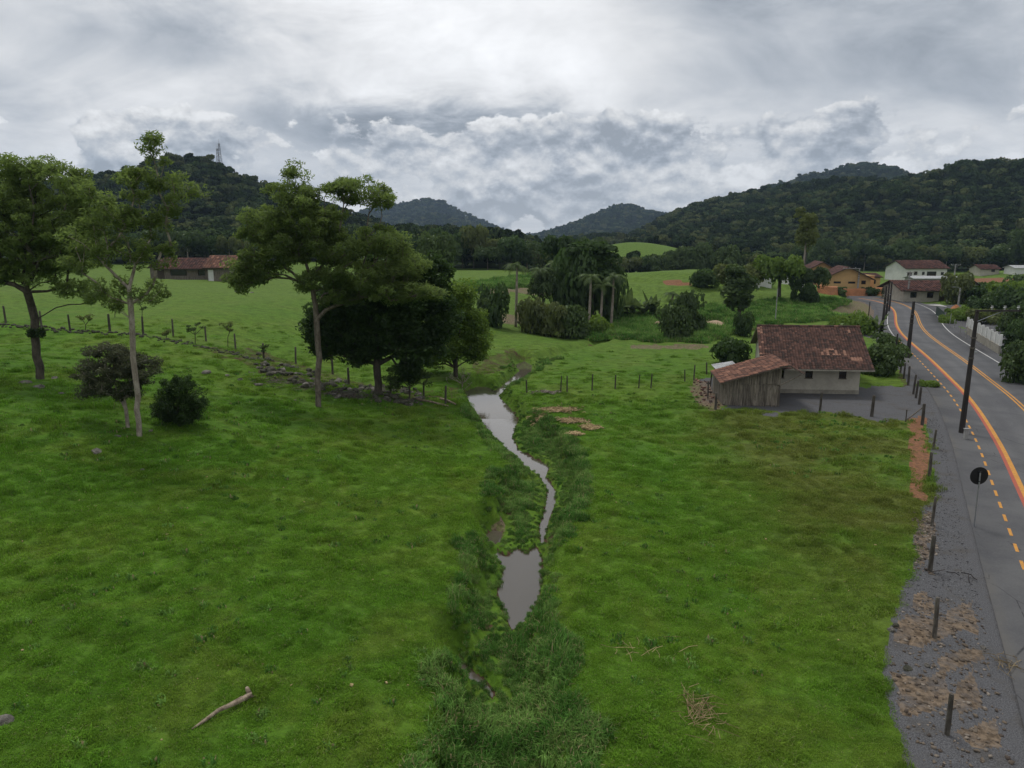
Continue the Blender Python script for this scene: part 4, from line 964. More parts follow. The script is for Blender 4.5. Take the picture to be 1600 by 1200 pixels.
def build_grass():
    rng = np.random.RandomState(88)
    TU = [blade_patch(110, .27, .10, .0065, 500 + i, M['blade'], 1.2) for i in range(4)] + [blade_patch(130, .26, .17, .007, 510 + i, M['blade'], 1.2) for i in range(2)]
    pts = []; sc = []; ix = []
    def band(r0, r1, dens, s0, a0=-40, a1=40):
        area = .5 * radians(a1 - a0) * (r1 ** 2 - r0 ** 2); n = int(area * dens); az = np.radians(rng.uniform(a0, a1, n)); r = np.sqrt(rng.uniform(r0 ** 2, r1 ** 2, n))
        x = r * np.sin(az); y = r * np.cos(az); z = hfun(x, y); ma, mb = masks(x, y, z)
        cl = vnoise(x / .9, y / .7, 9) + .5
        px, py = project(x, y, z)
        k = (ma[:, :3].max(1) < .4) & (mb[:, 2] < .55) & ((z > -.2) | ~inside(x, y, CHW)) & (z > -.7) & (py < 1300) & (px > -80) & (px < 1700)
        k &= ~((np.maximum(np.abs(x - 26) - 6, np.abs(y - 65) - 8) < 0) & (x > 21)) & ~((x > 16.5) & (x < 21.5) & (y > 55) & (y < 61))
        x, y, z, cl = x[k], y[k], z[k], cl[k]
        s = s0 * rng.uniform(.7, 1.25, len(x)); hz = s * (.45 + .75 * cl ** 2)
        pts.append(np.column_stack([x, y, z])); sc.append(np.column_stack([s, s, hz])); ix.append(np.where(cl > .78, rng.randint(4, 6, len(x)), rng.randint(0, 4, len(x))))
    band(12, 24, 24, 1.0); band(24, 42, 13, 1.25); band(42, 60, 3.4, 1.7); band(60, 72, 1.5, 1.6); band(72, 84, .5, 1.5)
    pts = np.vstack(pts); n = len(pts); rot = np.column_stack([rng.uniform(-.1, .1, n), rng.uniform(-.1, .1, n), rng.uniform(0, 6.28, n)])
    tag(scatter('pasture_grass', pts, rot, np.vstack(sc), np.concatenate(ix), TU), 'short green grass of the pasture', 'grass'); print('grass', n)
    WD = [blade_patch(26, .22, .20, .022, 530 + i, M['tallblade'], .8, True) for i in range(3)]
    n = 1500; a = np.radians(rng.uniform(-38, 38, n)); q = np.sqrt(rng.uniform(13 ** 2, 62 ** 2, n)); x = q * np.sin(a); y = q * np.cos(a); z = hfun(x, y); ma, mb = masks(x, y, z)
    k = (ma[:, 0] < .3) & (z > -.3) & (vnoise(x / 6, y / 6, 44) > .02); x, y, z = x[k], y[k], z[k]; n = len(x); sc_ = rng.uniform(.5, 1.2, n)
    tag(scatter('pasture_weeds', np.column_stack([x, y, z]), np.column_stack([0 * x, 0 * x, rng.uniform(0, 6, n)]), np.column_stack([sc_] * 3), rng.randint(0, 3, n), WD), 'scattered broad-leaved weeds among the pasture grass', 'weeds')
    # reeds and tall grass along the creek
    TT = [blade_patch(150, .45, .40, .014, 600 + i, M['tallblade'], 1.0, True) for i in range(4)] + [blade_patch(120, .4, .6, .012, 610, M['tallblade'], .7, True)]
    xs = rng.uniform(-10, 16, 60000); ys = rng.uniform(9, 100, 60000)
    ins = inside(xs, ys, CHW); de = seg_dist(xs, ys, CHW, True); k = (ins | (de < .15 + .9 * (vnoise(xs / 1.2, ys / 1.2, 5))))
    for P_, mg in zip(WAW, (.22, .14, .05, .5, .2)): k &= ~(inside(xs, ys, P_) & (seg_dist(xs, ys, P_, True) > mg))
    z = hfun(xs, ys); px, py = project(xs, ys, z)
    k &= ~inside(px, py, [(760, 842), (764, 815), (785, 798), (797, 812), (792, 840)])
    k &= ~((py < 640) & (rng.uniform(0, 1, len(xs)) < .35)) & ~((py < 560)) ; k &= (rng.uniform(0, 1, len(xs)) < np.clip(1.3 - ys / 90, .3, 1) * .72)
    x, y, z, de = xs[k], ys[k], z[k], de[k]; n = len(x); dwm = np.full(n, 9.0)
    for P_ in WAW: dwm = np.minimum(dwm, seg_dist(x, y, P_, True))
    s = rng.uniform(.5, 1.05, n) * (.75 + .5 * (vnoise(x / 1.5, y / 1.5, 12) + .3)) * np.clip(.34 + .5 * dwm, .4, 1.1)
    i1 = rng.randint(0, 5, n); rot = np.column_stack([rng.uniform(-.2, .2, n), rng.uniform(-.2, .2, n), rng.uniform(0, 6.28, n)])
    tag(scatter('creek_reeds', np.column_stack([x, y, z]), rot, np.column_stack([s, s, s]), i1, TT), 'dense dark green reeds and tall grass filling the creek channel', 'reeds'); print('reeds', n)
    # tall meadow in the middle distance and tussocks
    xs = rng.uniform(-20, 110, 120000); ys = rng.uniform(80, 215, 120000); z = hfun(xs, ys); ma, mb = masks(xs, ys, z); k = (mb[:, 1] > .5) & (ma[:, :3].max(1) < .4)
    x, y, z = xs[k][:9000], ys[k][:9000], z[k][:9000]; n = len(x); s = rng.uniform(1.2, 2.6, n)
    if n: tag(scatter('reed_meadow', np.column_stack([x, y, z]), np.column_stack([0 * x, 0 * x, rng.uniform(0, 6.28, n)]), np.column_stack([s, s, s * .8]), rng.randint(0, 5, n), TT), 'tall bright green fodder grass in the middle of the valley', 'tall grass')
    print('meadow', n)
build_grass()

# ------------------------------------------------------------------ rocks
def rock_mesh(seed, m, sub=2):
    rng = np.random.RandomState(seed); import bmesh
    bm = bmesh.new(); bmesh.ops.create_icosphere(bm, subdivisions=sub, radius=.5)
    pl = rng.normal(0, 1, (9, 3)); pl /= np.linalg.norm(pl, axis=1)[:, None]; off_ = rng.uniform(.26, .45, 9)
    for v in bm.verts:
        p = np.array(v.co)
        for a, o in zip(pl, off_):
            d = p @ a
            if d > o: p = p - a * (d - o)
        v.co = p * [1, .85, .7]
    me = bpy.data.meshes.new('stone'); bm.to_mesh(me); bm.free(); me.materials.append(m); return me
RK = [rock_mesh(700 + i, M['stone']) for i in range(4)] + [rock_mesh(710 + i, M['stone_dark']) for i in range(3)]
def place_rock(me, p, s, parent=None, name='stone'):
    o = link(name, me, parent, tuple(p)); o.scale = (s, s * R.uniform(.7, 1), s * R.uniform(.6, .9)); o.rotation_euler = (R.uniform(-.4, .4), R.uniform(-.4, .4), R.uniform(0, 6)); return o
def stone_wall():
    line = [(-30, 512), (60, 517), (140, 520), (215, 526), (300, 537), (360, 548), (400, 560), (440, 578), (480, 588), (520, 600), (560, 606), (610, 612), (660, 618)]
    b = P(300, 537); o = empty('stone_wall', b, 'low tumbled dry-stone wall running down the pasture towards the creek', 'stone wall')
    for (x0, y0), (x1, y1) in zip(line, line[1:]):
        n = int((x1 - x0) / (2.4 if x0 < 340 else 1.3))
        for k in range(n):
            f = (k + R.random()) / n; big = x0 > 370
            q = P(x0 + (x1 - x0) * f, y0 + (y1 - y0) * f + R.uniform(-2, 3) + (R.uniform(-10, 12) if big else 0))
            s = R.uniform(.22, .5) if not big else R.uniform(.3, .95)
            place_rock(RK[R.choice([0, 2, 4, 5, 6, 4, 5, 6])] if big else RK[4 + R.randrange(3)], q - b + [0, 0, s * .1], s, o)
stone_wall()
for px, py, s, lab in [(403, 596, 1.1, 'large pale boulder below the stone wall, nearest the feathery tree'), (375, 590, .7, 'grey boulder a little uphill of the largest one'), (322, 582, .9, 'pale rough boulder behind the round bush'), (355, 584, .5, 'small flat rock between two boulders under the wall'),
        (60, 606, 1.0, 'pale boulder at the foot of the spreading tree'), (84, 588, .7, 'grey rock beside the spreading tree roots'), (95, 616, .45, 'small rock downhill of the spreading tree'), (40, 598, .8, 'mossy rock among the roots of the spreading tree'), (462, 622, .45, 'small pale rock beside the feathery tree trunk'),
        (372, 457, 1.3, 'grey boulder in the field below the farm sheds'), (392, 456, .9, 'smaller grey boulder in the field below the farm sheds'), (150, 700, .8, 'flat reddish-grey rock in the near pasture below the slender tree'), (185, 682, .5, 'rock among roots at the foot of the twin stems'), (235, 672, .4, 'light stone beside the slender trunk'), (222, 728, .25, 'tiny pale stone alone in the near pasture'),
        (5, 1130, .5, 'brown stone at the lower left edge of the pasture'), (662, 1060, .28, 'pale stone on the brink of the near creek bank')]:
    p = P(px, py); o = place_rock(RK[R.randrange(4)], p, s, None, 'rock'); tag(o, lab, 'rock')

# ------------------------------------------------------------------ fences
def post_mesh(h, r, seed, sides=7):
    rng = np.random.RandomState(seed); mb = MB(); lx, ly = rng.uniform(-.06, .06, 2)
    mb.tube([(0, 0, -.3), (lx * .3, ly * .3, h * .35), (lx, ly, h * .95), (lx * 1.05, ly, h)], [r * 1.1, r, r * .92, r * .75], sides); return mb.mesh('post', M['post'])
def fence(name, posts, h, r, label, wires=3, group=None, mat_=None, wr=.003):
    W_ = [P(a, b) if not isinstance(a, np.ndarray) else a for a, b in posts]; b0 = W_[0]; o = empty(name, b0, label, 'fence', group)
    for i, w in enumerate(W_):
        me = post_mesh(h * R.uniform(.85, 1.15), r * R.uniform(.85, 1.2), int(abs(w[0] * 13)) + i)
        if mat_: me.materials[0] = mat_
        link('post', me, o, tuple(w - b0))
    for k in range(wires):
        zz = h * (.3 + .6 * k / max(1, wires - 1)); mb = MB(); mb.tube([w - b0 + [0, 0, zz] for w in W_], wr, 3, False); mb.build('wire', M['wire'], o)
    return o
fence('post_fence', [(-20, 507), (10, 510), (66, 518), (110, 520), (172, 520), (224, 525), (271, 528), (322, 533), (368, 543), (412, 556), (462, 566), (520, 583), (545, 598)], 1.5, .09, 'long weathered post fence standing along the tumbled stone wall')
fence('post_fence', [(610, 612), (662, 618), (696, 626)], 1.4, .08, 'short fence of dark posts from the dense tree to the creek bank')
fence('post_fence', [(823, 612), (876, 613), (886, 612), (925, 610), (961, 608), (998, 606), (1017, 606), (1070, 596), (1084, 594)], 1.3, .06, 'thin post fence across the green paddock beyond the creek')
fence('post_fence', [(1118, 640), (1281, 644), (1362, 650), (1441, 664)], 1.5, .10, 'yard fence of grey posts in front of the cream house')
fence('post_fence', [(1458, 702), (1452, 745), (1456, 822), (1453, 893), (1460, 996), (1480, 1148)], 1.35, .075, 'line of leaning posts along the gravel verge by the near pasture', wires=1, wr=.002)
fence('roadside_fence', [(1401, 575), (1407, 583), (1412, 592), (1419, 602), (1427, 616), (1431, 622), (1436, 632)], 1.6, .09, 'close-set post fence between the yard lawn and the road verge')
fence('post_fence', [(1128, 598), (1106, 622), (1110, 604), (1104, 585)], 1.3, .07, 'few uneven posts behind the plank shed')
def brace():
    a, b = P(1415, 659), P(1441, 658); o = empty('strut_gate_post', a, 'slanting timber strut with short stakes at the corner of the yard', 'fence strut')
    mb = MB(); mb.tube([(0, 0, .1), (b - a + [0, 0, 1.1])], .05, 6); mb.build('strut', M['post'], o)
    mb = MB(); mb.tube([(0, 0, -.2), (0, 0, .9)], .04, 6); mb.build('stake', M['post'], o)
brace()
p = P(1397, 568); mb = MB(); mb.tube([(0, 0, -.3), (.05, 0, 3.2)], [.09, .07], 8)
tag(mb.build('tall_post', M['polewood'], None, tuple(p)), 'single tall dark post between the house shrubs and the cycle lane', 'post')
p = P(1357, 495); mb = MB(); mb.tube([(0, 0, -.3), (0, 0, 2.6)], [.09, .07], 8)
tag(mb.build('tall_post', M['polewood'], None, tuple(p)), 'single dark post on the tan earth at the inside of the bend', 'post')
p = P(1211, 507); mb = MB(); mb.tube([(0, 0, -.3), (0, 0, 5.2)], [.09, .06], 8)
tag(mb.build('tall_post', M['concrete'], None, tuple(p)), 'thin grey mast standing in the reed field behind the roof ridge', 'post')

# ------------------------------------------------------------------ utility poles and sign
def pole(px, pb, top, r, label, arm=None, mt='polewood', lamp=False, base=None, gear=True):
    b = P(px, pb) if base is None else base; h = at_depth(px, top, b[1])[2] - b[2]; o = empty('utility_pole', b, label, 'utility pole')
    mb = MB(); mb.tube([(0, 0, -.5), (0, 0, h * .5), (0, 0, h)], [r * 1.25, r, r * .72], 12); mb.build('shaft', M[mt], o, smooth=False)
    if gear:
        for zz in (.62, .7, .78): 
            mb = MB(); mb.tube([(0, 0, h * zz - .05), (0, 0, h * zz + .05)], r * 1.15, 10); mb.build('clamp', M['post'], o)
        mb = MB(); mb.box((r * .8, -.06, h * .66), (r * .8 + .22, .06, h * .66 + .09)); mb.build('bracket', M['metal'], o)
    if arm:
        x0, x1, zz, ins = arm; mb = MB(); mb.box((x0, -.06 - r, h + zz - .06), (x1, .06 - r, h + zz + .06)); a = mb.build('crossarm', M['polewood'] if mt == 'polewood' else M['concrete'], o)
        for x in ins:
            mb = MB(); mb.tube([(x, -r, h + zz + .06), (x, -r, h + zz + .14), (x, -r, h + zz + .2), (x, -r, h + zz + .24), (x, -r, h + zz + .32)], [.03, .03, .1, .05, .09], 8); mb.build('insulator', M['porcelain'], o)
        mb = MB(); mb.tube([(0, -r, h + zz - .7), (x1 * .55, -r, h + zz - .06)], .025, 5); mb.build('brace', M['metal'], o)
    if lamp:
        mb = MB(); mb.tube([(0, 0, h - .2), (-.5, 0, h + .15), (-1.1, 0, h + .2)], .03, 6); mb.build('lamp_arm', M['metal'], o); mb = MB(); mb.box((-1.5, -.12, h + .14), (-1.0, .12, h + .26)); mb.build('lamp_head', M['metal'], o)
    return o
pole(1502, 678, 484, .15, 'nearest dark utility pole at the asphalt edge, with a crossarm of insulators', (-.15, 2.75, -.05, (.85, 1.7, 2.6)))
pole(1418, 560, 471, .19, 'second dark utility pole from the camera, beside the cycle lane, carrying a small box')
pole(1377.5, 522, 447, .16, 'third dark utility pole, standing left of the road before the bend')
pole(1384, 499, 441, .16, 'fourth dark utility pole, just behind the third before the bend')
pole(1389, 487, 440, .15, 'farthest of the dark utility poles beside the road bend')
pole(1339, 462, 419, .17, 'pale concrete pole with wide crossarm in front of the ochre houses', (-4.0, .2, -.1, (-3.8, -2.4, -1)), 'concrete')
pole(1417, 472, 424, .15, 'grey pole in front of the brown-roofed bungalow', (-.9, .9, -.2, (-.8, .8)), 'concrete')
pole(1490, 440, 413, .2, 'distant concrete pole with crossarm behind the round tree', (-1.5, 1.5, -.2, (-1.4, 0, 1.4)), 'concrete')
pole(1497, 478, 450, .15, 'short concrete pole with a street lamp beside the orange earth heap', None, 'concrete', True)
pole(1480, 472, 450, .15, 'short grey pole in front of the bungalow beside the round tree', None, 'concrete')
pole(1565, 518, 478, .13, 'grey concrete pole in the garden behind the white picket wall', None, 'concrete')
pole(1312, 445, 418, .17, 'distant pole above the rear ochre gable', (-1, 1, -.2, (-.9, .9)), 'concrete')
def sign():
    b = P(1522, 826); c = at_depth(1531, 744, b[1]); h = c[2] - b[2]; lean = c[0] - b[0]
    o = empty('road_sign', b, 'round road sign with a black back on a thin grey post on the verge', 'road sign')
    mb = MB(); mb.tube([(0, 0, -.4), (lean * 1.0, 0, h + .22)], .032, 8); mb.build('post', M['metal'], o)
    r = 14.2 * b[1] * 1.05 / F; n = 40; mb = MB(); cz = h
    mb.tube([(lean, .045, cz), (lean, .052, cz)], r, n); d = mb.build('disc', M['black'], o)
    mb = MB(); mb.tube([(lean, .054, cz), (lean, .058, cz)], r * .985, n); mb.build('sign_face', M['whitewall'], o)
    for s in (-.25, .2):
        mb = MB(); mb.box((lean - .07, -.04, cz + s - .02), (lean + .07, .044, cz + s + .02)); mb.build('clamp', M['black'], o)
sign()
# concrete marker block at the foot of the near pole
b = P(1508, 688); mb = MB(); mb.box((-.12, -.08, -.1), (.12, .08, .75)); mb.box((-.16, -.1, .75), (.2, .1, .82)); tag(mb.build('kerb_marker', M['concrete'], None, tuple(b)), 'small concrete marker stub beside the nearest utility pole', 'marker')

# ------------------------------------------------------------------ the cream house and plank shed
def roof_tiles(o, name, A, B, C, D, m, dx=.24, dy=.36, lift=.05, tilefn=None, seed=1, stuff=True):
    """A-B eave (left-right), D-C ridge; overlapping clay tiles as joined real geometry"""
    rng = np.random.RandomState(seed); A, B, C, D = [np.array(q, float) for q in (A, B, C, D)]
    w = np.linalg.norm(B - A); l = np.linalg.norm(D - A); nx = max(2, int(w / dx)); ny = max(2, int(l / dy)); nrm = np.cross(B - A, D - A); nrm /= np.linalg.norm(nrm)
    if nrm[2] < 0: nrm = -nrm
    def S_(u, v): return (A * (1 - u) + B * u) * (1 - v) + (D * (1 - u) + C * u) * v
    V = []; Fc = []; T = []
    for j in range(ny):
        v0 = j / ny; v1 = min(1, (j + 1.25) / ny)
        for i in range(nx):
            u0, u1 = i / nx, (i + 1) / nx; um = (u0 + u1) / 2; jj = rng.uniform(-.012, .012)
            a, b, c = S_(u0, v0), S_(um, v0), S_(u1, v0); d, e, f = S_(u0, v1), S_(um, v1), S_(u1, v1)
            lo = nrm * (.045 + jj); hi = nrm * (.075 + jj); k = len(V)
            V += [a + nrm * .03, a + lo, b + lo + nrm * .045, c + lo, d + nrm * .012, e + nrm * .055, f + nrm * .012, c + nrm * .03]
            Fc += [(k + 1, k + 2, k + 5, k + 4), (k + 2, k + 3, k + 6, k + 5), (k, k + 7, k + 3, k + 1)]; 
            t = rng.uniform(0, 1); t = t if tilefn is None else tilefn(um, (v0 + v1) / 2, t); T += [t] * 3
    q = link(name, mesh_np(name, V, Fc, m, T), o); 
    if stuff: tag(q, kind='stuff')
    return q
def house():
    base = np.array([23.2, 60.2, 0.0]); U = np.array([1, -.085, 0]); Vv = np.array([.27, 1, 0]); U /= np.linalg.norm(U); Vv /= np.linalg.norm(Vv)
    o = empty('house', base, 'cream plastered house with a big weathered red tile roof beside the road', 'house')
    def T(p): return tuple(U * p[0] + Vv * p[1] + np.array([0, 0, p[2]]))
    x0, x1, y0, y1, hw = -1.3, 6.6, 0, 13.2, 2.47; zr = 5.05; rid = 6.1
    win = [(-.15, .42), (2.05, .62), (4.85, .62)]; mb = MB(); xs = [x0]
    mb_w = MB(); zb, zt = 1.35, 2.08; prev = x0
    for wx, ww in win:
        mb_w.box((prev, y0, .35), (wx, y0 + .18, hw), fn=T); mb_w.box((wx, y0, .35), (wx + ww, y0 + .18, zb), fn=T); mb_w.box((wx, y0, zt), (wx + ww, y0 + .18, hw), fn=T); prev = wx + ww
    mb_w.box((prev, y0, .35), (x1, y0 + .18, hw), fn=T)
    mb_w.box((x0, y0 + .18, .35), (x0 + .18, y1, hw), fn=T); mb_w.box((x1 - .18, y0 + .18, .35), (x1, y1, hw), fn=T); mb_w.box((x0 + .18, y1 - .18, .35), (x1 - .18, y1, hw), fn=T)
    for x in (x0, x1 - .18):   # gable triangles
        a = [T((x, y0, hw)), T((x, y1, hw)), T((x, rid, zr - .12))]; b = [T((x + .18, y0, hw)), T((x + .18, y1, hw)), T((x + .18, rid, zr - .12))]
        mb_w.face(a[::-1]); mb_w.face(b); mb_w.face([a[0], b[0], b[2], a[2]]); mb_w.face([a[1], a[2], b[2], b[1]])
    mb_w.build('wall', M['plaster'], o)
    mb = MB(); mb.box((x0 - .03, y0 - .03, -.1), (x1 + .03, y1 + .03, .35), fn=T); mb.build('plinth', M['plinth'], o)
    for wx, ww in win:
        mb = MB(); t = .05
        mb.box((wx, y0 + .06, zb), (wx + t, y0 + .13, zt), fn=T); mb.box((wx + ww - t, y0 + .06, zb), (wx + ww, y0 + .13, zt), fn=T); mb.box((wx + t, y0 + .06, zb), (wx + ww - t, y0 + .13, zb + t), fn=T); mb.box((wx + t, y0 + .06, zt - t), (wx + ww - t, y0 + .13, zt), fn=T)
        mb.box((wx - .05, y0 - .04, zb - .05), (wx + ww + .05, y0 + .05, zb - .002), fn=T)
        f = mb.build('window', M['frame'], o); mb = MB(); mb.box((wx + t, y0 + .10, zb + t), (wx + ww - t, y0 + .115, zt - t), fn=T); mb.build('pane', M['glass'], f)
    ex0, ex1, ey0, ey1, ez = -1.85, 7.42, -1.45, 14.0, 2.33
    def slab(a, b, c, d, n): 
        mb = MB(); q = [np.array(T(z)) for z in (a, b, c, d)]; lo = [z - [0, 0, .09] for z in q]
        mb.face(q); mb.face(lo[::-1])
        for i in range(4): j = (i + 1) % 4; mb.face([q[i], lo[i], lo[j], q[j]])
        mb.build(n, M['wood'], o)
    slab((ex0, ey0, ez), (ex1, ey0, ez), (ex1, rid, zr), (ex0, rid, zr), 'roof_deck'); slab((ex1, ey1, ez + .1), (ex0, ey1, ez + .1), (ex0, rid, zr - .004), (ex1, rid, zr - .004), 'roof_deck')
    def tf(u, v, t):
        t *= .72
        if (.56 < u < .80 and .33 < v < .46 and R.random() < .42) or (.82 < u < .92 and .2 < v < .27) or (.84 < u < .88 and .30 < v < .33): t = .85 + .5 * R.random()
        if u < .05 and R.random() < .6: t += .5
        if .87 < u < .90 and .86 < v < .92: t = 1.4
        return t
    e = .02
    roof_tiles(o, 'roof_tiles', T((ex0, ey0 - .05, ez + e)), T((ex1, ey0 - .05, ez + e)), T((ex1, rid, zr + e)), T((ex0, rid, zr + e)), M['tile'], .235, .31, tilefn=tf, seed=3)
    roof_tiles(o, 'roof_tiles', T((ex1, ey1 + .05, ez + .1 + e)), T((ex0, ey1 + .05, ez + .1 + e)), T((ex0, rid, zr + e)), T((ex1, rid, zr + e)), M['tile'], .235, .31, seed=4)
    n = 24
    for i in range(n):
        a = ex0 + (ex1 - ex0) * i / n; mb = MB(); mb.tube([T((a, rid, zr + .07)), T((a + (ex1 - ex0) / n * 1.08, rid, zr + .085))], [.13, .11], 7, t=R.random() * .8); mb.build('ridge_tile', M['tile'], o)
    mb = MB(); mb.box((ex0 + 2.0, ey0 - .14, ez - .08), (ex1, ey0 - .05, ez + .03), fn=T); mb.build('gutter', M['plinth'], o)
    # shed
    bs = np.array([16.9, 55.5, 0.0]); s = empty('plank_shed', bs, 'leaning shed of weathered grey planks with uneven tile roof, joined to the cream house', 'shed')
    bt = at_depth(1211, 634, 54.9)
    fw = 4.35; zl, zp = 1.95, 3.3; dpt = 5.2; dy = -.55
    def ztop(x): return zl + (zp - zl) * x / fw
    def TS(x, y, z): return (x + .12 * y, y + dy * x / fw, z)
    n = 26
    for i in range(n):
        x = fw * i / n; w = fw / n; top = ztop(x + w / 2) - .05; low = R.uniform(-.05, .12)
        split = R.uniform(1.7, 1.85) if i > 7 else 9
        segs = [(low, min(top, split))] + ([(split + .02, top)] if split < top and R.random() < .94 else [])
        for si, (z0, z1) in enumerate(segs):
            mb = MB(); yo = R.uniform(-.02, .02) + (.05 if si else 0); c = [TS(x + .008, yo, z0), TS(x + w - .008, yo, z0), TS(x + w - .008, yo, z1 + R.uniform(-.04, .02)), TS(x + .008, yo, z1)]
            d = [tuple(np.array(q) + [0, .025, 0]) for q in c]
            mb.face(c); mb.face(d[::-1])
            for k in range(4): j = (k + 1) % 4; mb.face([c[k], d[k], d[j], c[j]])
            mb.build('plank', M['wood'], s)
    n = 18
    for i in range(n):
        y = .05 + dpt * i / n; mb = MB(); mb.box((-.02, y, R.uniform(-.02, .1)), (.01, y + dpt / n - .02, zl - .1), fn=lambda p: TS(*p)); mb.build('plank', M['wood'], s)
    mb = MB(); mb.box((.02, .06, 0), (fw, .12, .1), fn=lambda p: TS(*p)); mb.box((.02, .06, 1.2), (fw, .12, 1.3), fn=lambda p: TS(*p)); mb.box((fw - .1, .06, 0), (fw, .16, 3.1), fn=lambda p: TS(*p)); mb.build('frame', M['post'], s)
    mb = MB(); mb.box((fw - .06, .2, 0), (fw - .02, dpt, 2.6), fn=lambda p: TS(*p)); mb.box((.05, dpt - .3, 0), (fw - .1, dpt - .25, 1.9), fn=lambda p: TS(*p)); mb.box((fw * .35, .9, 0), (fw - .1, .95, 2.5), fn=lambda p: TS(*p)); mb.build('rear_boarding', M['wood'], s)
    L = [TS(-.35, -.4, zl - .1), TS(fw + .35, -.45, zp + .12), TS(fw + .35, dpt, zp + .1), TS(-.35, dpt * .9, zl - .05)]
    def sl(q, n):
        mb = MB(); q = [np.array(z) for z in q]; lo = [z - [0, 0, .07] for z in q]; mb.face(q); mb.face(lo[::-1])
        for i in range(4): j = (i + 1) % 4; mb.face([q[i], lo[i], lo[j], q[j]])
        mb.build(n, M['wood'], s)
    sl(L, 'roof_deck'); up = np.array([0, 0, .015])
    roof_tiles(s, 'roof_tiles', *[np.array(q) + up for q in (L[3], L[0], L[1], L[2])], M['tile_new'], .24, .33, seed=5)
    Rr = [TS(fw + 1.55, -.55, zp - .55), TS(fw + 1.5, dpt * .75, zp - .6), TS(fw + .35, dpt, zp + .1), TS(fw + .35, -.45, zp + .12)]
    sl(Rr, 'roof_deck'); roof_tiles(s, 'roof_tiles', *[np.array(q) + up for q in Rr], M['tile_new'], .24, .33, seed=6)
    mb = MB(); mb.tube([TS(fw - .1, -.1, 1.75), TS(fw + 1.4, -.3, zp - .6)], .045, 5); mb.build('brace', M['wood'], s)
    # lean-to
    b = np.array([18.0, 60.6, 0.0]); l = empty('tin_lean_to', b, 'small lean-to with a pale tin sheet roof behind the plank shed', 'lean-to')
    mb = MB(); n = 14
    for i in range(n):
        for k, zz in ((0, 0), (1, .035)):
            xx = -.3 + 1.9 * (i + k * .5) / n; x2 = -.3 + 1.9 * (i + k * .5 + .5) / n; z1 = 1.95 + .16 * (xx + .3); z2 = 1.95 + .16 * (x2 + .3)
            mb.face([(xx, -.4, z1 + (.0 if k == 0 else .04)), (x2, -.4, z2 + (.04 if k == 0 else 0)), (x2, 1.6, z2 + .2 + (.04 if k == 0 else 0)), (xx, 1.6, z1 + .2 + (.0 if k == 0 else .04))])
    mb.build('tin_roof', M['tin'], l); 
    for x, y in ((0, 0), (1.4, 0), (0, 1.4), (1.4, 1.4)): mb = MB(); mb.box((x - .05, y - .05, -.1), (x + .05, y + .05, 1.95 + .16 * x)); mb.build('post', M['post'], l)
    mb = MB(); mb.box((.06, 1.2, 0), (1.34, 1.26, 1.9)); mb.build('rear_wall', M['wood'], l)
house()
# tiles and rubble dumped beside the shed
def rubble(name, poly, n, s0, s1, mats_, label, cat, seed):
    rng = np.random.RandomState(seed); V = []; Fc = []; T = []; xs = [q[0] for q in poly]; ys = [q[1] for q in poly]; k = 0
    W_ = [P(a, b)[:2] for a, b in poly]; xs = [q[0] for q in W_]; ys = [q[1] for q in W_]
    X = rng.uniform(min(xs), max(xs), n * 6); Y = rng.uniform(min(ys), max(ys), n * 6); I = inside(X, Y, W_); X = X[I][:n]; Y = Y[I][:n]; d = seg_dist(X, Y, ROADS); X = X[d > 5.4]; Y = Y[d > 5.4]; Z = hfun(X, Y)
    for x, y, z in zip(X, Y, Z):
        s = rng.uniform(s0, s1) * rng.choice([.5, .7, 1, 1]); c = rng.uniform(-1, 1, (8, 3)) * .25 + np.array([[a, b, c] for a in (-1, 1) for b in (-1, 1) for c in (-1, 1)]) * [.5, .4, .3]
        th = rng.uniform(0, 6.28); Rz = np.array([[cos(th), -sin(th), 0], [sin(th), cos(th), 0], [0, 0, 1]]); c = (c * s) @ Rz.T + [x, y, z + s * .1]; b = len(V); V += list(c)
        Fc += [tuple(b + i for i in q) for q in ((0, 1, 3, 2), (4, 6, 7, 5), (0, 4, 5, 1), (2, 3, 7, 6), (0, 2, 6, 4), (1, 5, 7, 3))]; T += [rng.uniform(0, 1)] * 6
    return tag(link(name, mesh_np(name, V, Fc, mats_, T)), label, cat, kind='stuff')
M['rubble'] = tile_mat('mixed_rubble', [(.07, .055, .045), (.15, .12, .09), (.27, .23, .19)])
rubble('broken_tiles', [(1085, 592), (1108, 596), (1132, 632), (1122, 645), (1092, 638), (1078, 612)], 120, .08, .26, M['tile'], 'heap of broken clay tiles beside the plank shed', 'rubble', 1)
rubble('verge_stones', [(1395, 960), (1440, 930), (1500, 940), (1600, 960), (1640, 1000), (1700, 1200), (1440, 1200), (1400, 1100), (1385, 1040)], 900, .03, .11, M['rubble'], 'loose stones and clods on the dug-up verge near the camera', 'stones', 2)
rubble('verge_stones', [(1428, 900), (1425, 800), (1452, 790), (1470, 850), (1462, 900)], 160, .04, .16, M['rubble'], 'stones and dry clods beside the second leaning post', 'stones', 3)
M['gstone'] = tile_mat('grey_chippings', [(.05, .05, .055), (.12, .12, .125), (.22, .22, .22)])
rubble('gravel', [(1445, 655), (1480, 650), (1540, 790), (1600, 960), (1400, 960), (1440, 800), (1480, 740)], 5000, .025, .06, M['gstone'], 'grey gravel chippings on the road verge', 'gravel', 4)
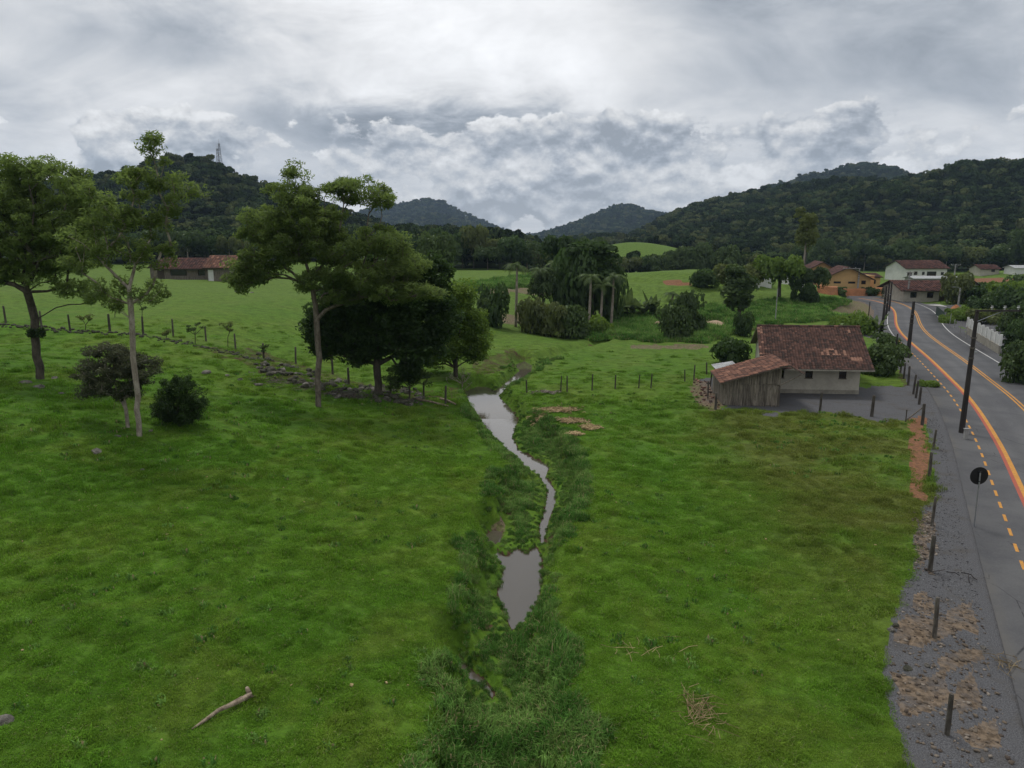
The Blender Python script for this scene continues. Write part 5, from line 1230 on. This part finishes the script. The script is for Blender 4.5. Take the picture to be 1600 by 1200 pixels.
for px, py, s, mt, lab in [(1392, 985, .3, 'stone', 'pale block at the grass edge of the dug-up verge'), (1448, 1040, .28, 'stone', 'white stone in the middle of the dug-up verge'), (1420, 1045, .45, 'stone_dark', 'flat dark slab on the dug-up verge'), (1400, 978, .35, 'stone_dark', 'brown clod beside the pale block'),
        (1504, 938, .22, 'stone', 'small white stone on the gravel in front of the asphalt'), (1537, 1012, .25, 'stone', 'pinkish stone on the far side of the verge')]:
    q = P(px, py); o = place_rock(rock_mesh(int(px), M[mt], 2), q, s, None, 'rock'); tag(o, lab, 'rock')

rubble('pasture_litter', [(0, 700), (640, 700), (640, 1190), (0, 1190)], 110, .03, .09, M['straw'], 'pale leaves and bits of wood scattered in the near left pasture', 'litter', 7)
rubble('pasture_litter', [(930, 700), (1380, 700), (1380, 1190), (930, 1190)], 70, .03, .08, M['straw'], 'pale leaves and bits of wood scattered in the near right paddock', 'litter', 8)
# fallen branch, straw, twigs
def log():
    a, b = P(300, 1138), P(392, 1090); o = empty('fallen_branch', a, 'bleached fallen branch with a knotted end lying in the near pasture', 'branch')
    d = b - a; pts = [np.array([0, 0, .03]), d * .2 + [0, .05, .06], d * .42 + [-.02, .1, .10], d * .62 + [0, .02, .12], d * .82 + [0, -.03, .12], d * 1.0 + [0, 0, .14]]
    mb = MB(); mb.tube(pts, [.02, .045, .055, .065, .07, .06], 9); mb.build('limb', M['deadwood'], o, smooth=True)
    mb = MB(); mb.tube([pts[-2] + [.02, 0, 0], pts[-1] + [.06, -.05, .02], pts[-1] + [.1, -.14, .02]], [.06, .075, .04], 8); mb.tube([pts[-1] - [.03, 0, 0], pts[-1] + [-.12, .10, .08], pts[-1] + [-.15, .15, .09]], [.07, .06, .045], 8); mb.build('knot', M['deadwood'], o, smooth=True)
    mb = MB(); mb.tube([pts[2], pts[3] + [0, .09, .0], pts[4] + [0, .13, .03]], [.02, .03, .02], 6); mb.build('split_limb', M['deadwood'], o, smooth=True)
log()
def straw(name, px, py, rx, ry, n, L, label, seed, m='straw', r=.008):
    rng = np.random.RandomState(seed); c = P(px, py); mb = MB(); k = c[1] * 1.03 / F
    X = c[0] + rng.normal(0, rx * k * .5, n); Y = c[1] + rng.normal(0, ry * k * 1.9 * .5, n); Z = hfun(X, Y)
    for x, y, z in zip(X, Y, Z):
        a = rng.uniform(0, 3.14); l = L * rng.uniform(.4, 1); q = np.array([x, y, z + .12]) - c; d = np.array([cos(a), sin(a), rng.uniform(-.1, .12)]) * l
        mb.tube([q - d / 2, q + rng.normal(0, .03, 3) + [0, 0, .02], q + d / 2], r, 3, False)
    return tag(mb.build(name, M[m], None, tuple(c)), label, 'dry stalks', kind='stuff')
straw('dry_stalks', 1095, 1115, 34, 34, 60, .9, 'tangle of dry broken stalks in the near right pasture', 1)
straw('dry_stalks', 1010, 1010, 60, 25, 14, .8, 'few pale stalks scattered on the grass beside the near pool', 2)
straw('dry_stalks', 870, 638, 30, 8, 420, .5, 'straw-coloured cut grass on the creek bank, farthest heap', 3, r=.03)
straw('dry_stalks', 893, 654, 20, 8, 320, .5, 'straw-coloured cut grass heap nearer the paddock', 4, r=.03)
straw('dry_stalks', 922, 664, 14, 7, 200, .5, 'small straw heap at the outer end of the bank', 5, r=.03)
straw('dry_stalks', 896, 675, 12, 5, 120, .5, 'small straw heap nearest the creek reeds', 6, r=.03)
straw('dry_stalks', 842, 654, 10, 5, 90, .5, 'reddish straw heap at the water edge', 7, r=.03)
straw('dry_stalks', 850, 614, 20, 5, 90, .7, 'brown brushwood at the fence corner beyond the creek', 8, 'wood', .03)
straw('dry_stalks', 540, 612, 50, 8, 120, 1.2, 'fallen twigs under the feathery and dark trees', 9, 'wood', .02)
straw('dry_stalks', 430, 590, 50, 14, 60, 1.0, 'fallen twigs among the tumbled wall stones', 10, 'wood', .02)
straw('dry_stalks', 1570, 1040, 30, 20, 24, .8, 'dry grass stalks on the dug-up verge', 11)
straw('dry_stalks', 1500, 900, 40, 20, 6, .8, 'dark sticks lying on the gravel verge', 12, 'polewood', .02)
for i, (a, b, lab) in enumerate([((650, 620), (700, 632), 'long fallen pole along the foot of the dark tree'), ((688, 620), (712, 629), 'short fallen pole by the creek fence')]):
    u, v = P(*a), P(*b); mb = MB(); mb.tube([(0, 0, .15), (v - u) * .5 + [0, 0, .2], v - u + [0, 0, .15]], [.09, .08, .06], 8); tag(mb.build('fallen_pole', M['deadwood'], None, tuple(u), True), lab, 'pole')
# grass clump on gravel
# ------------------------------------------------------------------ village and farm buildings
def gable(name, c, w, d, h, rh, rz, wallm, roofm, label, wins=(), doors=(), ridge_x=True, over=.5, cat='house', tiles=True, chim=None):
    """c: base centre of the front; local x across the front, y away. ridge along x (eaves front) or along y (gable front)"""
    o = empty(name, c, label, cat, None, rz)
    mb = MB(); t = .2; x0, x1 = -w / 2, w / 2
    def fwall(y0, y1, ops):
        xs = sorted(set([x0, x1] + [q for o_ in ops for q in (o_[0] - o_[2] / 2, o_[0] + o_[2] / 2)]))
        for a, b in zip(xs, xs[1:]):
            m_ = (a + b) / 2; hit = [o_ for o_ in ops if abs(m_ - o_[0]) < o_[2] / 2]
            if not hit: mb.box((a, y0, -1), (b, y1, h))
            else:
                z0 = hit[0][1]; z1 = z0 + hit[0][3]
                if z0 > 0.01: mb.box((a, y0, -1), (b, y1, z0))
                mb.box((a, y0, z1), (b, y1, h))
    ops = [tuple(q) for q in wins] + [(q[0], 0, q[1], q[2]) for q in doors]
    fwall(0, t, ops); mb.box((x0, t, -1), (x0 + t, d, h)); mb.box((x1 - t, t, -1), (x1, d, h)); mb.box((x0 + t, d - t, -1), (x1 - t, d, h))
    if ridge_x:
        for x in (x0, x1 - t):
            mb.face([(x, 0, h), (x, d / 2, h + rh), (x, d, h)]); mb.face([(x + t, 0, h), (x + t, d, h), (x + t, d / 2, h + rh)])
    else:
        for y in (0, d - t):
            mb.face([(x0, y, h), (x1, y, h), (0, y, h + rh)]); mb.face([(x0, y + t, h), (0, y + t, h + rh), (x1, y + t, h)])
    mb.build('wall', wallm, o)
    for q in wins:
        x, z, ww, hh = q; f = MB(); e = .07; f.box((x - ww / 2, .05, z), (x - ww / 2 + e, .12, z + hh)); f.box((x + ww / 2 - e, .05, z), (x + ww / 2, .12, z + hh)); f.box((x - ww / 2 + e, .05, z), (x + ww / 2 - e, .12, z + e)); f.box((x - ww / 2 + e, .05, z + hh - e), (x + ww / 2 - e, .12, z + hh))
        f = f.build('window', M['frame'], o); g = MB(); g.box((x - ww / 2 + e, .085, z + e), (x + ww / 2 - e, .10, z + hh - e)); g.build('pane', M['glass'], f)
    for q in doors:
        g = MB(); g.box((q[0] - q[1] / 2, .1, 0), (q[0] + q[1] / 2, .15, q[2])); g.build('door', M[q[3]] if len(q) > 3 else M['frame'], o)
    v = over
    if ridge_x:
        k = rh / (d / 2); A = [(x0 - v, -v, h - k * v), (x1 + v, -v, h - k * v), (x1 + v, d / 2, h + rh), (x0 - v, d / 2, h + rh)]; B = [(x1 + v, d + v, h - k * v), (x0 - v, d + v, h - k * v), (x0 - v, d / 2, h + rh), (x1 + v, d / 2, h + rh)]
    else:
        k = rh / (w / 2); A = [(x0 - v, d + v, h - k * v), (x0 - v, -v, h - k * v), (0, -v, h + rh), (0, d + v, h + rh)]; B = [(x1 + v, -v, h - k * v), (x1 + v, d + v, h - k * v), (0, d + v, h + rh), (0, -v, h + rh)]
    for q in (A, B):
        q = [np.array(z) + [0, 0, .03] for z in q]; mb = MB(); lo = [z - [0, 0, .12] for z in q]; mb.face(q); mb.face(lo[::-1])
        for i in range(4): j = (i + 1) % 4; mb.face([q[i], lo[i], lo[j], q[j]])
        r = mb.build('roof', M['frame'] if tiles else roofm, o)
        if tiles: roof_tiles(r, 'roof_tiles', *[z + [0, 0, .01] for z in q], roofm, .5, .55, seed=int(abs(c[0] * 3)))
    if chim:
        mb = MB(); mb.box((chim[0] - .3, chim[1] - .3, h), (chim[0] + .3, chim[1] + .3, h + rh + 1)); mb.build('chimney', M['concrete'], o)
    return o
def hgt(px, top, b): return at_depth(px, top, b[1])[2] - b[2]
# farm sheds, left
b = P(292, 437); k = b[1] * 1.01 / F
gable('farm_shed', b, 78 * k, 8, 2.6, 1.7, .05, M['wood'], M['tile_brown'], 'long open-fronted wooden farm shed with dark brown tile roof, left of the two', [(-1.5, .9, 3.2, 1.3), (3, .9, 1.4, 1.2)], [(-5, 1.4, 2.2)], True, .8, 'shed')
b = P(343, 440); gable('farm_shed', b, 34 * k, 7, 2.9, 1.9, .0, M['wood'], M['tile_new'], 'shorter wooden farm shed with bright red tile roof and a white door', [], [(-1.6, 1.1, 2.2, 'whitewall')], True, .7, 'shed')
b = P(250, 434); gable('farm_shed', b, 3.6, 6, 2.6, 1.3, .3, M['wood'], M['tile_brown'], 'narrow grey end bay of the old farm buildings under a sloping dark roof', [], [], False, .5, 'shed')
# ochre houses
b = P(1331, 463) + np.array([0, 3.0, 1.3]); k = b[1] * 1.02 / F
gable('ochre_house', b, 64 * k, 12, 2.9, 2.5, -.25, M['yellowwall'], M['tile_brown'], 'ochre house with a wide low gable facing the valley, above the orange embankment', [(-2.2, 1.5, 1.6, .5), (1.0, 1.5, 1.6, .5), (3.6, 1.4, 1.0, .9)], [], False, .9)
b = P(1312, 459) + np.array([-1, 9, 1.3]); gable('ochre_house', b, 60 * k, 12, 3.4, 2.8, -.25, M['yellowwall'], M['tile_brown'], 'rear ochre house whose brown gable rises behind the front one', [(-3, 1.4, 1.5, 1)], [(-4.6, .9, 2.1)], False, .9)
b = P(1373, 462) + np.array([0, 6, 0.]); mb = MB(); w = 10 * k; o = empty('water_tower_block', b, 'plain salmon-coloured square block between the ochre house and bungalow', 'building')
mb.box((-w, 0, -1), (w, 4, hgt(1373, 431, b))); mb.build('wall', M['salmonwall'], o); mb = MB(); mb.box((-w - .1, -.1, hgt(1373, 431, b)), (w + .1, 4.1, hgt(1373, 431, b) + .12)); mb.build('coping', M['yellowwall'], o)
b = P(1353, 461) + np.array([0, 12, 0.]); gable('ochre_annex', b, 7, 6, 4.0, .9, 0, M['yellowwall'], M['tile_new'], 'low annex with bright orange tile roof behind the ochre house', [(0, 1.6, 1.2, 1)], [], True, .4, 'annex')
b = P(1396, 460) + np.array([0, 14, 0.]); gable('ochre_annex', b, 7.5, 7, 3.4, .8, 0, M['yellowwall'], M['tile_brown'], 'ochre wing with a brown roof right of the salmon block', [(-1, 1.6, 1.3, 1), (2, 1.6, 1.3, 1)], [], True, .5, 'annex')
# orange earth bank in front of the houses
def bank(pts, h, d, label, m='earth', name='earth_bank'):
    W_ = [P(a, b_) for a, b_ in pts]; V = []; n = len(W_); c = W_[0]; rng = np.random.RandomState(3); mb = MB(); rows = []
    for j in range(6):
        f = j / 5; rows.append([tuple(w - c + [rng.uniform(-.15, .15), d * f + rng.uniform(-.1, .1), h * sm(f * 1.3) + rng.uniform(-.1, .1) * f - (.1 if j == 0 else 0)]) for w in W_])
    for j in range(5):
        for i in range(n - 1): mb.face([rows[j][i], rows[j][i + 1], rows[j + 1][i + 1], rows[j + 1][i]])
    o = mb.build(name, M[m], None, tuple(c), True); return tag(o, label, 'earth bank')
bank([(1278, 458), (1290, 459), (1300, 460), (1310, 461), (1325, 463), (1340, 463), (1355, 463), (1370, 462), (1380, 461)], 1.7, 1.4, 'bare orange earth embankment below the ochre houses')
def heap(px, py, rx, h, label, m='earth'):
    b = P(px, py); k = b[1] / F; rng = np.random.RandomState(int(px)); V = [(0, 0, h)]; Fc = []; n = 20; mb = MB(); rings = [[(0, 0, h)] * n]
    for j in range(1, 6):
        f = j / 5; rings.append([(rx * k * f * cos(2 * pi * i / n) * rng.uniform(.9, 1.1), rx * k * f * .8 * sin(2 * pi * i / n), h * (1 - sm(f)) + rng.uniform(-.06, .06) * h - (.15 if j == 5 else 0)) for i in range(n)])
    for j in range(5):
        for i in range(n): mb.face([rings[j][i], rings[j + 1][i], rings[j + 1][(i + 1) % n], rings[j][(i + 1) % n]])
    tag(mb.build('earth_heap', M[m], None, tuple(b), True), label, 'earth heap')
heap(1493, 486, 13, 1.2, 'heap of orange earth beside the side road')
M['sand'] = simple('pale_sand', (.40, .29, .19), (.30, .22, .15), 1, .95, .3, .02, obj=False)
heap(1117, 511, 24, .7, 'flat tongue of pale sand in the reed field, nearer the house', 'sand'); heap(1028, 509, 14, .8, 'small pale sand heap left of the bushy tree', 'sand')
# bungalow
b = P(1446, 472); k = b[1] * 1.02 / F
gable('bungalow', b, 66 * k, 11, 2.7, 1.6, -.1, M['plaster'], M['tile_brown'], 'long low bungalow with dark brown tile roof facing the road bend', [(.8, .9, 1.3, 1.2), (-2.6, .9, 1.3, 1.2)], [(3.4, 1.6, 2.1)], True, 1.0)
b = P(1517, 474); gable('cream_cottage', b, 30 * k, 8, 3.0, 1.6, -.35, M['plaster'], M['tile_brown'], 'cream cottage behind the big round tree, dark sloping roof', [(1, 1.5, .6, .5)], [], False, .6)
# white house
b = P(1446, 439); k = b[1] * 1.01 / F; w = 66 * k
gable('white_house', b, w, 11, 3.9, 2.2, .08, M['whitewall'], M['tile_brown'], 'long white two-storey-high house with red-brown roof at the foot of the forest hill', [(-3.6, 1.6, 1.2, 1.1), (-1.0, 1.6, .9, 1.0), (1.8, 1.2, 3.2, 1.5), (5.4, 1.5, 1.0, 1.0)], [(-5.6, 1.6, 2.4)], True, .7)
b = P(1462, 446); gable('tin_shelter', b, 13, 5, 2.2, .5, 0, M['concrete'], M['tin'], 'long low shelter with a pale tin roof below the white house', [(-2, .8, 4, .9)], [], True, .5, 'shelter', tiles=False)
b = P(1596, 428); gable('white_shed', b, 4.5, 5, 2.0, .7, 0, M['whitewall'], M['tin'], 'small white-roofed shed at the far right below the forest', [], [], True, .4, 'shed', tiles=False)
b = P(1546, 430); gable('beige_house', b, 6, 6, 2.1, 1.2, 0, M['plaster'], M['tile_brown'], 'small beige house half hidden by trees at the far right', [(1, 1, 1.2, 1)], [], True, .5)
for px, lab, w in ((1164, 'low white building seen between the trees at the far bend, left one', 6), (1190, 'low white building at the far bend, middle one', 4), (1244, 'small white building beside the very tall slim tree', 3.4)):
    b = P(px, 447); gable('white_building', b, w, 5, 2.3, .8, 0, M['whitewall'], M['tin'], lab, [(0, 1, .9, .9)], [], True, .3, 'building', tiles=False)

# right-hand garden wall with pickets, wire fence, gate
def picket_wall():
    a, b = P(1510, 521), P(1561, 553); o = empty('garden_wall', a, 'beige garden wall topped with white pickets along the right side of the road', 'wall'); d = b - a; L = np.linalg.norm(d[:2]); u = d / L; nx = np.array([-u[1], u[0], 0])
    def T(p): return tuple(u * p[0] + nx * p[1] + np.array([0, 0, p[2]]))
    mb = MB(); mb.box((0, -.1, -.3), (L, .1, .95), fn=T); mb.build('masonry', M['plinth'], o)
    n = 9
    for i in range(n): mb = MB(); x = L * i / (n - 1); mb.box((x - .12, -.12, .95), (x + .12, .12, 2.3), fn=T); mb.build('pillar', M['whitewall'], o)
    m_ = 60
    for i in range(m_): mb = MB(); x = L * (i + .5) / m_; mb.box((x - .07, -.02, .98), (x + .07, .02, 2.15), fn=T); mb.build('picket', M['whitewall'], o)
    mb = MB(); mb.box((0, .022, 1.2), (L, .06, 1.28), fn=T); mb.box((0, .022, 1.9), (L, .06, 1.98), fn=T); mb.build('rail', M['whitewall'], o)
picket_wall()
fence('wire_fence', [(1477, 500), (1484, 506), (1491, 513), (1500, 521), (1509, 529)], 1.5, .05, 'grey mesh fence on concrete posts between the picket wall and green gate', 5, mat_=M['concrete'])
a, b = P(1462, 492), P(1475, 504); d = b - a; mb = MB(); o = empty('gate', a, 'dark green panel gate beside the road before the side road', 'gate')
nn = 10
for i in range(nn): q0 = d * i / nn; q1 = d * (i + .9) / nn; mb = MB(); mb.face([q0, q1, q1 + [0, 0, 1.6], q0 + [0, 0, 1.6]]); mb.face([q0 + [0, .05, 0], q0 + [0, .05, 1.6], q1 + [0, .05, 1.6], q1 + [0, .05, 0]]); mb.face([q0 + [0, 0, 1.6], q1 + [0, 0, 1.6], q1 + [0, .05, 1.6], q0 + [0, .05, 1.6]]); mb.build('board', M['darkgreen'], o)
# lattice towers on the hill
def tower(px, top, bot, label):
    te, az = tanel(px, bot); D = 492; x, y = D * sin(az), D * cos(az); z = gz(x, y); h = at_depth(px, top, y)[2] - z; o = empty('radio_tower', (x, y, z), label, 'radio tower')
    for sx, sy in ((-1, -1), (1, -1), (1, 1), (-1, 1)): mb = MB(); mb.tube([(sx * 1.3, sy * 1.3, -1), (sx * .35, sy * .35, h)], .075, 5); mb.build('leg', M['post'], o)
    mb = MB(); n = 9
    for i in range(n):
        z0, z1 = h * i / n, h * (i + 1) / n; w0 = 1.3 - .95 * i / n; w1 = 1.3 - .95 * (i + 1) / n
        for s in (-1, 1): mb.tube([(-w0, s * w0, z0), (w1, s * w1, z1)], .045, 4); mb.tube([(w0, s * w0, z0), (-w1, s * w1, z1)], .045, 4); mb.tube([(s * w0, -w0, z0), (s * w1, w1, z1)], .045, 4)
    mb.build('lattice', M['post'], o); mb = MB(); mb.tube([(0, 0, h), (0, 0, h + 2.5)], .08, 4); mb.build('antenna', M['metal'], o)
tower(344, 224, 250, 'taller lattice radio tower on the forested hill'); tower(340.5, 232, 250, 'shorter lattice mast beside the tall tower')
# termite-like nest clumps on the spreading tree
q = at_depth(56, 520, b1[1] - .3); o = empty('nest', (q[0], q[1], q[2]), 'dark twiggy nest wrapped round the trunk of the spreading tree', 'nest')
for dx in (-.28, .3):
    V, Fc, t = leaf_cloud(np.array([[dx, 0, 0.]]), np.array([[.36]]), 500, .07, np.random.RandomState(5), 1.0, 0); link('twigs', mesh_np('twigs', V, Fc, M['leaf_dark'], t * .3), o)

# ------------------------------------------------------------------ air
def haze():
    mb = MB(); mb.box((-2400, -300, -60), (2400, 3800, 420)); m, N = mat('thin_air')
    v = N.n('ShaderNodeVolumePrincipled', {'Color': (.55, .74, 1.0), 'Density': .00011, 'Anisotropy': .2}); o = N.n('ShaderNodeOutputMaterial'); N.nt.links.new(v.outputs[0], o.inputs['Volume'])
    tag(mb.build('haze', m), kind='stuff')
haze()
